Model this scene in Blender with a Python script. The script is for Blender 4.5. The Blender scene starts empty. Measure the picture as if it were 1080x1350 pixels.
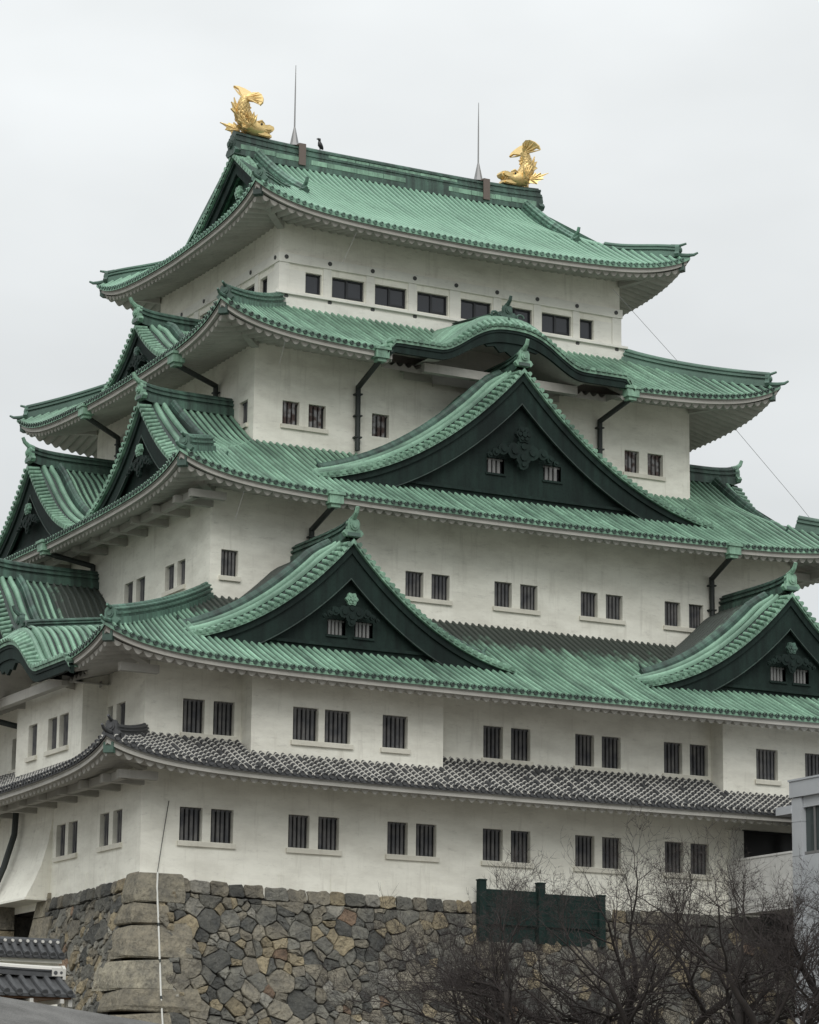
import bpy, math, random
from mathutils import Vector, Matrix
from math import sin, cos, pi, exp, sqrt, radians
R_ = random.Random(7)
sc = bpy.context.scene
COL = sc.collection

# ------------------------------------------------------------------ camera
CF, PITCH, YAW, ROLL = 3804.33, 0.2210971, 0.4894657, 0.0110375
CAM = Vector((-40.3249, -95.9523, -17.0))
fwd = Vector((sin(YAW) * cos(PITCH), cos(YAW) * cos(PITCH), sin(PITCH)))
rgt = Vector((cos(YAW), -sin(YAW), 0))
upv = rgt.cross(fwd)
r2 = cos(ROLL) * rgt + sin(ROLL) * upv
u2 = -sin(ROLL) * rgt + cos(ROLL) * upv
cam = bpy.data.cameras.new("camera")
cam.sensor_fit = 'HORIZONTAL'; cam.sensor_width = 36.0
cam.lens = CF / 1080 * 36.0
cam.clip_start = 0.5; cam.clip_end = 5000
co = bpy.data.objects.new("camera", cam); COL.objects.link(co)
M = Matrix((( r2.x, u2.x, -fwd.x, CAM.x), (r2.y, u2.y, -fwd.y, CAM.y), (r2.z, u2.z, -fwd.z, CAM.z), (0, 0, 0, 1)))
co.matrix_world = M
sc.camera = co

# ------------------------------------------------------------------ world: overcast sky
SUN_EL, SUN_AZ = radians(40), radians(212)       # azimuth measured from +Y towards +X: behind the camera
w = bpy.data.worlds.new("World"); sc.world = w; w.use_nodes = True
nt = w.node_tree; N = nt.nodes; L = nt.links
N.clear()
out = N.new('ShaderNodeOutputWorld'); bg = N.new('ShaderNodeBackground')
sky = N.new('ShaderNodeTexSky'); sky.sky_type = 'NISHITA'; sky.sun_disc = False
sky.sun_elevation = SUN_EL; sky.sun_rotation = SUN_AZ
tc = N.new('ShaderNodeTexCoord'); sep = N.new('ShaderNodeSeparateXYZ')
L.new(tc.outputs['Generated'], sep.inputs[0])
def wmath(op, a, b=None, c=None):
    n = N.new('ShaderNodeMath'); n.operation = op
    for i, v in enumerate((a, b, c)):
        if v is None: continue
        if isinstance(v, (int, float)): n.inputs[i].default_value = v
        else: L.new(v, n.inputs[i])
    return n.outputs[0]
zc = wmath('MAXIMUM', sep.outputs[2], -0.05)
lum = wmath('MULTIPLY_ADD', zc, 2.0 / 3 * 18.0, 18.0 / 3)   # CIE overcast sky: three times brighter at the zenith
mp = N.new('ShaderNodeMapping'); mp.inputs['Scale'].default_value = (2.2, 2.2, 5.0)
L.new(tc.outputs['Generated'], mp.inputs[0])
nz = N.new('ShaderNodeTexNoise'); nz.inputs['Scale'].default_value = 2.6; nz.inputs['Detail'].default_value = 4; nz.inputs['Roughness'].default_value = .45
L.new(mp.outputs[0], nz.inputs['Vector'])
cl = wmath('MULTIPLY_ADD', nz.outputs[0], 0.46, 0.76)
lum2 = wmath('MULTIPLY', lum, cl)
cmb = N.new('ShaderNodeVectorMath'); cmb.operation = 'SCALE'
cmb.inputs[0].default_value = (0.968, 1.0, 1.005); L.new(lum2, cmb.inputs['Scale'])
mx = N.new('ShaderNodeMix'); mx.data_type = 'RGBA'; mx.inputs[0].default_value = 0.95
L.new(sky.outputs[0], mx.inputs[6]); L.new(cmb.outputs[0], mx.inputs[7])
L.new(mx.outputs[2], bg.inputs[0]); bg.inputs[1].default_value = 0.09
L.new(bg.outputs[0], out.inputs[0])
sl = bpy.data.lights.new("sun", 'SUN'); sl.energy = 1.5; sl.angle = radians(38); sl.color = (1, .97, .93)
so = bpy.data.objects.new("sun", sl); COL.objects.link(so)
sd = Vector((sin(SUN_AZ) * cos(SUN_EL), cos(SUN_AZ) * cos(SUN_EL), sin(SUN_EL)))
so.rotation_euler = sd.to_track_quat('Z', 'Y').to_euler(); so.location = (-60, -80, 90)
sc.view_settings.view_transform = 'Standard'; sc.view_settings.look = 'None'
sc.view_settings.exposure = 0.0; sc.view_settings.gamma = 1.0

# ------------------------------------------------------------------ materials
def mat(name, base, rough=.8, metal=0.0, spec=None):
    m = bpy.data.materials.new(name); m.use_nodes = True
    b = m.node_tree.nodes['Principled BSDF']
    b.inputs['Base Color'].default_value = (*base, 1); b.inputs['Roughness'].default_value = rough
    b.inputs['Metallic'].default_value = metal
    if spec is not None: b.inputs['Specular IOR Level'].default_value = spec
    return m
class NG:
    def __init__(s, m):
        s.m = m; s.t = m.node_tree; s.b = s.t.nodes['Principled BSDF']
    def node(s, ty, **kw):
        n = s.t.nodes.new(ty)
        for k, v in kw.items(): setattr(n, k, v)
        return n
    def link(s, a, b): s.t.links.new(a, b)
    def pos(s): return s.node('ShaderNodeNewGeometry').outputs['Position']
    def attr(s, nm): return s.node('ShaderNodeAttribute', attribute_name=nm)
    def noise(s, vec, scale, detail=4, rough=.55, stretch=None):
        if stretch:
            mp = s.node('ShaderNodeMapping'); mp.inputs['Scale'].default_value = stretch; s.link(vec, mp.inputs[0]); vec = mp.outputs[0]
        n = s.node('ShaderNodeTexNoise'); n.inputs['Scale'].default_value = scale; n.inputs['Detail'].default_value = detail; n.inputs['Roughness'].default_value = rough
        s.link(vec, n.inputs['Vector']); return n.outputs[0]
    def ramp(s, f, p0, p1, c0=(0, 0, 0, 1), c1=(1, 1, 1, 1)):
        r = s.node('ShaderNodeValToRGB'); e = r.color_ramp.elements
        e[0].position = p0; e[1].position = p1; e[0].color = c0; e[1].color = c1
        s.link(f, r.inputs[0]); return r.outputs[0]
    def mix(s, f, a, b, mode='MIX'):
        n = s.node('ShaderNodeMix', data_type='RGBA', blend_type=mode)
        for sock, v in ((n.inputs[0], f), (n.inputs[6], a), (n.inputs[7], b)):
            if isinstance(v, (int, float)): sock.default_value = v
            elif isinstance(v, tuple): sock.default_value = (*v, 1) if len(v) == 3 else v
            else: s.link(v, sock)
        return n.outputs[2]
    def math(s, op, a, b):
        n = s.node('ShaderNodeMath', operation=op)
        for i, v in enumerate((a, b)):
            if isinstance(v, (int, float)): n.inputs[i].default_value = v
            else: s.link(v, n.inputs[i])
        return n.outputs[0]
    def color(s, c): s.link(c, s.b.inputs['Base Color'])
    def bump(s, h, strength=.3, dist=.02):
        b = s.node('ShaderNodeBump'); b.inputs['Strength'].default_value = strength; b.inputs['Distance'].default_value = dist
        s.link(h, b.inputs['Height']); s.link(b.outputs[0], s.b.inputs['Normal'])

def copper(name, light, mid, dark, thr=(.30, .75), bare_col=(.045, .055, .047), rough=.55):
    """patinated sheet copper: patchy mint, streaks running down the slope, bare brown-black metal where attribute suv.z says so"""
    m = mat(name, mid, rough); g = NG(m)
    p = g.pos(); a = g.attr('suv'); sp = g.node('ShaderNodeSeparateXYZ'); g.link(a.outputs['Vector'], sp.inputs[0])
    big = g.noise(p, .45, 4)
    streak = g.noise(a.outputs['Vector'], 1.0, 5, .6, (3.2, .28, 0))
    fine = g.noise(p, 9, 4, .65)
    c = g.mix(g.ramp(big, .35, .68), mid, light)
    c = g.mix(g.math('MULTIPLY', g.ramp(streak, *thr), .75), c, dark)
    c = g.mix(g.math('MULTIPLY', g.ramp(fine, .52, .74), .45), c, dark)
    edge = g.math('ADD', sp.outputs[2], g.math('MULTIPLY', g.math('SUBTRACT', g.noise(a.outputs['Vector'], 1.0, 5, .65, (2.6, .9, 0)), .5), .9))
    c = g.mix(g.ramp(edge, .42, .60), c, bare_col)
    g.color(c); g.bump(fine, .25, .02)
    return m
MINT = copper("green_copper", (.245, .425, .312), (.195, .35, .252), (.075, .145, .11), (.52, .82))
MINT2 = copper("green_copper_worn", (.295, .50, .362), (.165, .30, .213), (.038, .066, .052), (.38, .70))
PAN = copper("copper_pan_tiles", (.125, .225, .172), (.085, .155, .12), (.03, .05, .042), (.40, .70))
PAN2 = copper("copper_pan_tiles_worn", (.042, .075, .060), (.026, .046, .038), (.013, .018, .016), (.38, .66))
DARKC = copper("dark_copper", (.017, .034, .028), (.0095, .0185, .016), (.005, .008, .0075), (.4, .75), rough=.75)
RIDGEC = copper("ridge_copper", (.105, .205, .155), (.045, .088, .070), (.016, .023, .021), (.36, .62))
HIPC = copper("hip_ridge_copper", (.16, .30, .225), (.085, .165, .125), (.025, .042, .036), (.40, .64))
DARKC.node_tree.nodes['Principled BSDF'].inputs['Specular IOR Level'].default_value = .2

def plaster(name, base, stain):
    m = mat(name, base, .92, spec=.2); g = NG(m); p = g.pos()
    n1 = g.noise(p, .55, 6, .65, (1, 1, 2.4)); n2 = g.noise(p, 2.4, 6, .65, (1.6, 1.6, .16)); n3 = g.noise(p, 14, 3); n4 = g.noise(p, 3.5, 6, .75, (.5, .5, 1.6)); n5 = g.noise(p, 26, 3, .7)
    c = g.mix(g.math('MULTIPLY', g.ramp(n1, .40, .72), .55), base, stain)
    c = g.mix(g.math('MULTIPLY', g.ramp(n2, .55, .76), .50), c, stain)
    c = g.mix(g.math('MULTIPLY', g.ramp(n4, .56, .74), .42), c, tuple(v * .72 for v in stain))
    c = g.mix(g.math('MULTIPLY', g.ramp(n5, .62, .74), .18), c, stain)
    g.color(c); g.bump(g.math('ADD', n3, n4), .16, .012)
    return m
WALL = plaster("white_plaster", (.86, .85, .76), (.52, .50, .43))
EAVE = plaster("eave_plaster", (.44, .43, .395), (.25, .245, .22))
TRIM = plaster("trim_plaster", (.78, .775, .71), (.58, .57, .52))
SILL = plaster("sill_plaster", (.72, .70, .61), (.46, .44, .37))
PANE = mat("dark_pane", (.010, .011, .013), .35)
BAR = mat("lattice_bars", (.105, .108, .112), .8); g = NG(BAR); g.color(g.mix(g.ramp(g.noise(g.pos(), 2.2, 3), .35, .7), (.075, .078, .085), (.17, .165, .16)))
BARM = mat("brown_grey_bars", (.17, .155, .15), .8); g = NG(BARM); g.color(g.mix(g.ramp(g.noise(g.pos(), 3.2, 2), .42, .6), (.075, .05, .045), (.26, .26, .265)))
BARL = mat("pale_bars", (.20, .20, .195), .8)
FRAME = mat("window_frame", (.018, .020, .023), .5)
GLASS = mat("window_glass", (.03, .033, .04), .12)
IRON = mat("dark_downpipe", (.022, .028, .026), .6)
HOLE = mat("hole_cover", (.05, .052, .05), .6)
TILE = mat("grey_tile", (.045, .047, .05), .6); g = NG(TILE); g.color(g.mix(g.noise(g.pos(), 5, 3), (.028, .03, .032), (.085, .087, .09)))
TILEW = mat("tile_mortar", (.55, .54, .50), .9)
STONE = mat("stone", (.2, .19, .17), .9, spec=.2); g = NG(STONE)
_p = g.pos(); _n1 = g.noise(_p, 1.8, 7, .7); _n2 = g.noise(_p, 9, 6, .72); _n3 = g.noise(_p, 28, 4, .7)
_v = g.node('ShaderNodeTexVoronoi'); _v.inputs['Scale'].default_value = 5.5; g.link(_p, _v.inputs['Vector'])
_c = g.mix(1.0, g.attr('scol').outputs['Color'], g.ramp(_n1, .28, .74, (.52, .53, .55, 1), (1.35, 1.30, 1.18, 1)), 'MULTIPLY')
_c = g.mix(g.math('MULTIPLY', g.ramp(_n2, .52, .68), .55), _c, (.055, .055, .048))
_c = g.mix(g.math('MULTIPLY', g.ramp(_n3, .60, .72), .35), _c, (.40, .39, .35))
g.color(_c); g.bump(g.math('ADD', g.math('ADD', _n2, g.math('MULTIPLY', _n1, 1.6)), g.math('ADD', g.math('MULTIPLY', _v.outputs['Distance'], .7), g.math('MULTIPLY', _n3, .3))), .85, .10)
JOINT = mat("stone_joint", (.028, .026, .023), .95)
GOLD = mat("gold", (.70, .42, .11), .45, .8); g = NG(GOLD); _n = g.noise(g.pos(), 7, 4); g.color(g.mix(_n, (.60, .42, .16), (.88, .68, .34))); g.bump(_n, .5, .04)
STEEL = mat("grey_steel", (.25, .25, .25), .5, .5)
BRONZE = mat("brown_bracket", (.13, .10, .085), .6)
GREENW = mat("dark_green_boards", (.010, .025, .022), .8, spec=.2)
PANEL = mat("tower_panel", (.45, .47, .49), .5); g = NG(PANEL); g.color(g.mix(g.noise(g.pos(), 1.2, 3), (.38, .40, .42), (.48, .50, .52)))
GLASSG = mat("tower_glass", (.05, .065, .065), .08)
CONC = plaster("bridge_concrete", (.60, .60, .58), (.38, .38, .36))
BARK = mat("bark", (.035, .028, .025), .95); g = NG(BARK); g.color(g.mix(g.noise(g.pos(), 6, 4), (.016, .013, .012), (.042, .035, .031)))
TWIG = mat("twig", (.034, .027, .025), .95)
PVC = mat("white_conduit", (.62, .62, .58), .6)
WOODB = mat("brown_wood", (.16, .085, .045), .8)
def ground_mat(name, c0, c1):
    m = mat(name, c0, .95); g = NG(m); p = g.pos(); n1 = g.noise(p, .8, 6, .65); n2 = g.noise(p, 22, 4, .7)
    g.color(g.mix(g.ramp(g.math('ADD', g.math('MULTIPLY', n1, .5), g.math('MULTIPLY', n2, .5)), .35, .65), c0, c1)); g.bump(n2, .5, .03); return m
GROUND = ground_mat("gravel_ground", (.10, .093, .08), (.19, .175, .155))
RAMP = ground_mat("ramp_pavement", (.050, .049, .046), (.175, .172, .165))

# ------------------------------------------------------------------ mesh builder
class MB:
    def __init__(s): s.v = []; s.f = []; s.mi = []; s.a = []; s.c = []; s.hasc = False
    def add(s, vs, fs, m=0, suv=None, col=None):
        b = len(s.v)
        for i, p in enumerate(vs):
            s.v.append((p[0], p[1], p[2])); s.a.append(suv[i] if suv else (p[0] + p[1], p[2], 0.0))
            s.c.append(col if col else (.2, .2, .2))
        if col: s.hasc = True
        for f in fs: s.f.append(tuple(b + k for k in f)); s.mi.append(m)
    def box(s, x0, x1, y0, y1, z0, z1, m=0, col=None):
        s.add([(x0, y0, z0), (x1, y0, z0), (x1, y1, z0), (x0, y1, z0), (x0, y0, z1), (x1, y0, z1), (x1, y1, z1), (x0, y1, z1)],
              [(0, 3, 2, 1), (4, 5, 6, 7), (0, 1, 5, 4), (1, 2, 6, 5), (2, 3, 7, 6), (3, 0, 4, 7)], m, None, col)
    def hexa(s, P, m=0, col=None, suv=None):       # 8 points: bottom 4, top 4
        s.add(P, [(0, 3, 2, 1), (4, 5, 6, 7), (0, 1, 5, 4), (1, 2, 6, 5), (2, 3, 7, 6), (3, 0, 4, 7)], m, suv, col)
    def sweep(s, path, side, sec, closed=False, m=0, suv=None, caps=True):
        n = len(path); k = len(sec); vs = []; sv = []
        for i, p in enumerate(path):
            t = (path[min(i + 1, n - 1)] - path[max(i - 1, 0)])
            sd = side if not isinstance(side, list) else side[i]
            nn = sd.cross(t)
            if nn.length < 1e-9: nn = Vector((0, 0, 1))
            nn.normalize()
            if nn.z < 0: nn = -nn
            for a, b in sec:
                vs.append(p + sd * a + nn * b)
                sv.append(suv[i] if suv else (p.x + p.y, p.z, 0))
        fs = []
        for i in range(n - 1):
            for j in range(k if closed else k - 1):
                j2 = (j + 1) % k
                fs.append((i * k + j, i * k + j2, (i + 1) * k + j2, (i + 1) * k + j))
        if caps: fs.append(tuple(range(k))); fs.append(tuple((n - 1) * k + j for j in reversed(range(k))))
        s.add(vs, fs, m, sv)
    def tube(s, path, rad, sides=6, m=0, caps=True):
        n = len(path); vs = []; ref = None
        for i, p in enumerate(path):
            t = (path[min(i + 1, n - 1)] - path[max(i - 1, 0)]).normalized()
            if ref is None:
                ref = t.orthogonal().normalized()
            else:
                ref = (ref - t * ref.dot(t))
                ref = ref.normalized() if ref.length > 1e-6 else t.orthogonal().normalized()
            b = t.cross(ref); r = rad[i] if isinstance(rad, (list, tuple)) else rad
            for j in range(sides):
                a = 2 * pi * j / sides; vs.append(p + ref * (r * cos(a)) + b * (r * sin(a)))
        fs = []
        for i in range(n - 1):
            for j in range(sides):
                j2 = (j + 1) % sides; fs.append((i * sides + j, i * sides + j2, (i + 1) * sides + j2, (i + 1) * sides + j))
        if caps: fs.append(tuple(reversed(range(sides)))); fs.append(tuple((n - 1) * sides + j for j in range(sides)))
        s.add(vs, fs, m)
    def prism(s, pts, off, m=0):                    # closed outline pts (Vectors), extruded by vector off
        n = len(pts); vs = list(pts) + [p + off for p in pts]
        fs = [tuple(range(n)), tuple(n + j for j in reversed(range(n)))] + [(j, (j + 1) % n, n + (j + 1) % n, n + j) for j in range(n)]
        s.add(vs, fs, m)
    def build(s, name, mats, parent=None, smooth=False):
        me = bpy.data.meshes.new(name)
        me.from_pydata(s.v, [], s.f)
        for m in (mats if isinstance(mats, (list, tuple)) else [mats]): me.materials.append(m)
        me.polygons.foreach_set('material_index', s.mi)
        if smooth: me.polygons.foreach_set('use_smooth', [True] * len(s.f))
        at = me.attributes.new('suv', 'FLOAT_VECTOR', 'POINT'); at.data.foreach_set('vector', [x for t in s.a for x in t])
        if s.hasc:
            at = me.attributes.new('scol', 'FLOAT_COLOR', 'POINT'); at.data.foreach_set('color', [x for t in s.c for x in (*t, 1.0)])
        me.update()
        o = bpy.data.objects.new(name, me); COL.objects.link(o)
        if parent is not None:
            o.parent = parent
            if parent.type == 'EMPTY': o.location = -parent.location
        return o
def thing(name, label, cat, loc, group=None):
    o = bpy.data.objects.new(name, None); COL.objects.link(o); o.location = loc; o.empty_display_size = .5
    tag(o, label, cat, group); return o
def tag(o, label, cat, group=None):
    o['label'] = label; o['category'] = cat
    if group: o['group'] = group
    return o
class Fr:                                            # frame of one roof / facade side: u along it, d inwards
    def __init__(s, ox, oy, u, d): s.o = (ox, oy); s.u = Vector((*u, 0)); s.d = Vector((*d, 0))
    def P(s, u, d, z): return Vector((s.o[0] + s.u.x * u + s.d.x * d, s.o[1] + s.u.y * u + s.d.y * d, z))
def semi(r, n=5, lift=0): return [(-r * cos(pi * i / (n - 1)), r * sin(pi * i / (n - 1)) + lift) for i in range(n)]
def ring(r, n=8): return [(r * cos(2 * pi * i / n), r * sin(2 * pi * i / n)) for i in range(n)]
RSP = .30

# ------------------------------------------------------------------ castle data (metres; keep's near corner = origin)
LX, LY = 36.2, 31.8
F = {1: (0, LX, 0, LY), 3: (4.32, 31.75, 4.24, 27.6), 4: (7.50, 28.72, 7.42, 24.4), 5: (9.55, 26.46, 9.55, 22.3)}
KEEP = thing('castle_keep', 'white five-storey Japanese castle keep with layered green copper roofs, standing on the stone base', 'castle', (18.1, 15.9, -7.3))

# ---- walls with real window openings
def wall_face(mb, A, B, z0, z1, holes, inward, depth=.26, m=0):
    A = Vector((*A, 0)); B = Vector((*B, 0)); ud = (B - A); ln = ud.length; ud.normalize(); iv = Vector((*inward, 0))
    us = sorted({0.0, ln} | {h[0] for h in holes} | {h[1] for h in holes})
    for i in range(len(us) - 1):
        a, b = us[i], us[i + 1]
        hs = sorted((h[2], h[3]) for h in holes if h[0] <= a + 1e-6 and h[1] >= b - 1e-6)
        z = z0; segs = []
        for h0, h1 in hs: segs.append((z, h0)); z = h1
        segs.append((z, z1))
        for s0, s1 in segs:
            if s1 - s0 > 1e-4:
                p = A + ud * a; q = A + ud * b
                mb.add([(p.x, p.y, s0), (q.x, q.y, s0), (q.x, q.y, s1), (p.x, p.y, s1)], [(0, 1, 2, 3)], m)
    for h in holes:
        p = A + ud * h[0]; q = A + ud * h[1]; p2 = p + iv * depth; q2 = q + iv * depth
        mb.add([(p.x, p.y, h[2]), (q.x, q.y, h[2]), (q.x, q.y, h[3]), (p.x, p.y, h[3]),
                (p2.x, p2.y, h[2]), (q2.x, q2.y, h[2]), (q2.x, q2.y, h[3]), (p2.x, p2.y, h[3])],
               [(0, 1, 5, 4), (1, 2, 6, 5), (2, 3, 7, 6), (3, 0, 4, 7)], m)

def fbox(mb, fr, u0, u1, d0, d1, z0, z1, m=0):
    mb.hexa([fr.P(u0, d0, z0), fr.P(u1, d0, z0), fr.P(u1, d1, z0), fr.P(u0, d1, z0),
             fr.P(u0, d0, z1), fr.P(u1, d0, z1), fr.P(u1, d1, z1), fr.P(u0, d1, z1)], m)

def lattice_window(fr, h, nb=4, bar=BAR, parent=KEEP, depth=.26, label=None):
    """one barred window in the opening h=(u0,u1,z0,z1) of the plane d=0"""
    u0, u1, z0, z1 = h
    mb = MB(); fbox(mb, fr, u0, u1, depth - .004, depth + .03, z0, z1, 0)
    win = mb.build('window', [PANE], parent)
    mb = MB(); wv = u1 - u0; g = wv / (nb + .9); bw = g * .58
    for i in range(nb):
        c = u0 + g * (i + .95) - .02 + R_.uniform(-.008, .008)
        fbox(mb, fr, c - bw / 2, c + bw / 2, depth - .13, depth - .03, z0 + .001, z1 - .001)
    fbox(mb, fr, u0 + .001, u1 - .001, depth - .10, depth - .006, z1 - .07, z1 - .003)
    mb.build('lattice', [bar], win)
    return win
def sill(fr, u0, u1, z0):
    mb = MB(); fbox(mb, fr, u0 - .09, u1 + .09, -.10, .0, z0 - .20, z0 - .03); mb.build('window_sill', [SILL], KEEP)

FRONT1 = Fr(0, 0, (1, 0), (0, 1)); LEFT1 = Fr(0, 0, (0, 1), (1, 0))
h1f = [(a, b, -5.79, -4.57) for a, b in ((1.50, 2.40), (2.74, 3.64), (5.87, 6.74), (7.10, 7.97), (10.0, 10.87), (11.22, 12.10), (14.12, 15.0), (15.36, 16.23), (18.25, 19.13), (19.48, 20.36), (22.39, 23.27), (23.61, 24.49))]
h1l = [(a, b, -5.79, -4.57) for a, b in ((1.80, 2.67), (3.06, 3.93), (6.17, 7.10), (7.41, 8.33))]
h2f = [(a, b, -1.85, -.60) for a, b in ((1.51, 2.38), (2.73, 3.58), (14.12, 14.99), (15.35, 16.22), (18.26, 19.13), (19.48, 20.36), (22.39, 23.26), (23.62, 24.49))]
h2l = [(a, b, -1.85, -.60) for a, b in ((1.84, 2.68), (3.05, 3.5), (11.6, 12.4), (12.8, 13.6))]
ENTR = (26.1, 30.2, -7.0, -3.85)
mb = MB()
wall_face(mb, (0, 0), (LX, 0), -7.7, -2.0, h1f + [ENTR], (0, 1))
wall_face(mb, (0, LY), (0, 0), -7.7, -2.0, [(LY - b, LY - a, z0, z1) for a, b, z0, z1 in h1l], (1, 0))
wall_face(mb, (LX, 0), (LX, LY), -7.7, -2.0, [], (-1, 0)); wall_face(mb, (LX, LY), (0, LY), -7.7, -2.0, [], (0, -1))
for i in range(6): fbox(mb, FRONT1, 3.35 + 2.15 * i, 3.88 + 2.15 * i, -.015, 0, -7.35, -6.80 - .02 * i)
for i in range(3): fbox(mb, LEFT1, 3.2 + 1.9 * i, 3.5 + 1.9 * i, -.015, 0, -7.4, -6.65)
mb.build('wall', [WALL], KEEP)
mb = MB()
wall_face(mb, (0, 0), (LX, 0), -2.0, 1.45, h2f, (0, 1))
wall_face(mb, (0, LY), (0, 0), -2.0, 1.45, [(LY - b, LY - a, z0, z1) for a, b, z0, z1 in h2l], (1, 0))
wall_face(mb, (LX, 0), (LX, LY), -2.0, 1.45, [], (-1, 0)); wall_face(mb, (LX, LY), (0, LY), -2.0, 1.45, [], (0, -1))
fbox(mb, FRONT1, -.05, 3.85, -.07, 0, -2.3, -2.02); fbox(mb, FRONT1, 11.9, 24.6, -.07, 0, -2.3, -2.02)
mb.build('wall', [WALL], KEEP)
# projecting bays of the second storey
def bay(fr, u0, u1, d, holes):
    mb = MB(); z0, z1 = -2.85, .95
    A = fr.P(u0, -d, 0); B = fr.P(u1, -d, 0)
    wall_face(mb, (A.x, A.y), (B.x, B.y), z0, z1, [(a - u0, b - u0, p, q) for a, b, p, q in holes], tuple(fr.d.xy))
    for u in (u0, u1):
        P = fr.P(u, 0, 0); Q = fr.P(u, -d, 0); mb.add([(P.x, P.y, z0), (Q.x, Q.y, z0), (Q.x, Q.y, z1), (P.x, P.y, z1)], [(0, 1, 2, 3)])
    fbox(mb, fr, u0 - .05, u1 + .05, -d - .09, -d, z0, z0 + .17, 1)
    mb.build('bay', [WALL, SILL], KEEP)
    fb = Fr(fr.o[0] - fr.d.x * d, fr.o[1] - fr.d.y * d, fr.u.xy, fr.d.xy)
    for h in holes: lattice_window(fb, h, 5)
    return fb
b1 = [(5.55, 6.60, -1.92, -.69), (6.86, 7.93, -1.92, -.69), (9.28, 10.35, -1.92, -.69)]
fb = bay(FRONT1, 3.86, 11.87, .88, b1); sill(fb, 5.55, 7.93, -1.92); sill(fb, 9.28, 10.35, -1.92)
b2 = [(26.22, 27.28, -1.92, -.69), (28.62, 29.7, -1.92, -.69), (29.98, 31.04, -1.92, -.69)]
fb = bay(FRONT1, 24.62, 32.6, .88, b2); sill(fb, 26.22, 27.28, -1.92); sill(fb, 28.62, 31.04, -1.92)
b3 = [(4.95, 5.86, -1.92, -.69), (6.12, 7.04, -1.92, -.69), (8.21, 9.13, -1.92, -.69)]
fb = bay(LEFT1, 3.58, 10.43, 1.0, b3); sill(fb, 4.95, 7.04, -1.92); sill(fb, 8.21, 9.13, -1.92)
for hs, fr in ((h1f, FRONT1), (h2f, FRONT1), (h1l, LEFT1), (h2l, LEFT1)):
    for h in hs: lattice_window(fr, h, 4)
    for i in range(0, len(hs) - 1, 2): sill(fr, hs[i][0], hs[i + 1][1], hs[i][2])
# dark entrance behind the bridge
mb = MB(); mb.box(26.0, 30.3, .9, 1.0, -7.0, -3.8, 0); mb.box(26.1, 30.2, .265, .9, -3.85, -3.8, 0); mb.build('doorway', [PANE], KEEP)
mb = MB(); mb.box(25.40, 26.06, -.16, -.005, -7.0, -3.95); mb.build('door_post', [TRIM], KEEP)
mb = MB(); mb.box(28.9, 29.15, -.1, .2, -7.0, -3.9); mb.build('door_post', [TRIM], KEEP)
# storeys 3, 4
def storey(fl, z0, z1, front, left, zw):
    x0, x1, y0, y1 = F[fl]; mb = MB()
    fh = [(a - x0, b - x0, *zw) for a, b in front]; lh = [(y1 - b, y1 - a, *zw) for a, b in left]
    wall_face(mb, (x0, y0), (x1, y0), z0, z1, fh, (0, 1)); wall_face(mb, (x0, y1), (x0, y0), z0, z1, lh, (1, 0))
    wall_face(mb, (x1, y0), (x1, y1), z0, z1, [], (-1, 0)); wall_face(mb, (x1, y1), (x0, y1), z0, z1, [], (0, -1))
    mb.build('wall', [WALL], KEEP)
    ff = Fr(0, y0, (1, 0), (0, 1)); lf = Fr(x0, 0, (0, 1), (1, 0))
    for a, b in front: lattice_window(ff, (a, b, *zw), 4 if fl == 3 else 3, BAR if fl == 3 else BARM)
    for a, b in left: lattice_window(lf, (a, b, *zw), 4 if fl == 3 else 3)
    return ff, lf
f3, l3 = storey(3, 3.5, 9.1, [(4.79, 5.52), (12.9, 13.72), (14.09, 14.92), (17.01, 17.83), (18.23, 19.05), (21.13, 21.95), (22.35, 23.17), (25.26, 26.05), (26.48, 27.2), (30.5, 31.2)],
                [(6.62, 7.39), (7.72, 8.61), (10.67, 11.58), (11.93, 12.82), (15.2, 16.1), (16.5, 17.4)], (5.06, 6.09))
for a, b in ((4.79, 5.52), (12.9, 14.92), (17.01, 19.05), (21.13, 23.17), (25.26, 27.2)): sill(f3, a, b, 5.06)
sill(l3, 6.62, 8.61, 5.06)
f4, l4 = storey(4, 10.9, 16.3, [(8.8, 9.57), (9.99, 10.78), (12.93, 13.73), (22.5, 23.2), (25.33, 26.08), (26.52, 27.32)], [(8.02, 8.84), (22.9, 23.7)], (12.36, 13.34))
sill(f4, 8.8, 10.78, 12.36); sill(f4, 25.33, 27.32, 12.36); sill(l4, 8.02, 8.84, 12.36)

# storey 5: posts, glazed windows and beams
def glazed(fr, u0, u1, z0, z1):
    mb = MB(); fbox(mb, fr, u0, u1, .21, .25, z0, z1); win = mb.build('window', [GLASS], KEEP)
    mb = MB(); t = .07
    fbox(mb, fr, u0, u1, .15, .209, z0, z0 + t); fbox(mb, fr, u0, u1, .15, .209, z1 - t, z1)
    fbox(mb, fr, u0, u0 + t, .15, .209, z0 + t, z1 - t); fbox(mb, fr, u1 - t, u1, .15, .209, z0 + t, z1 - t)
    if u1 - u0 > 1: fbox(mb, fr, (u0 + u1) / 2 - .05, (u0 + u1) / 2 + .05, .15, .209, z0 + t, z1 - t); fbox(mb, fr, (u0 + u1) / 2 + .052, u1 - t - .002, .17, .208, z0 + t, z0 + .17)
    mb.build('window_frame', [FRAME], win)
x0, x1, y0, y1 = F[5]
f5 = Fr(0, y0, (1, 0), (0, 1)); l5 = Fr(x0, 0, (0, 1), (1, 0)); r5 = Fr(x1, 0, (0, 1), (-1, 0))
fh = [(10.76, 11.52), (12.02, 13.57), (14.08, 15.62), (16.14, 17.66), (18.30, 19.84), (20.36, 21.90), (22.40, 23.92), (24.37, 25.08)]
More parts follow.
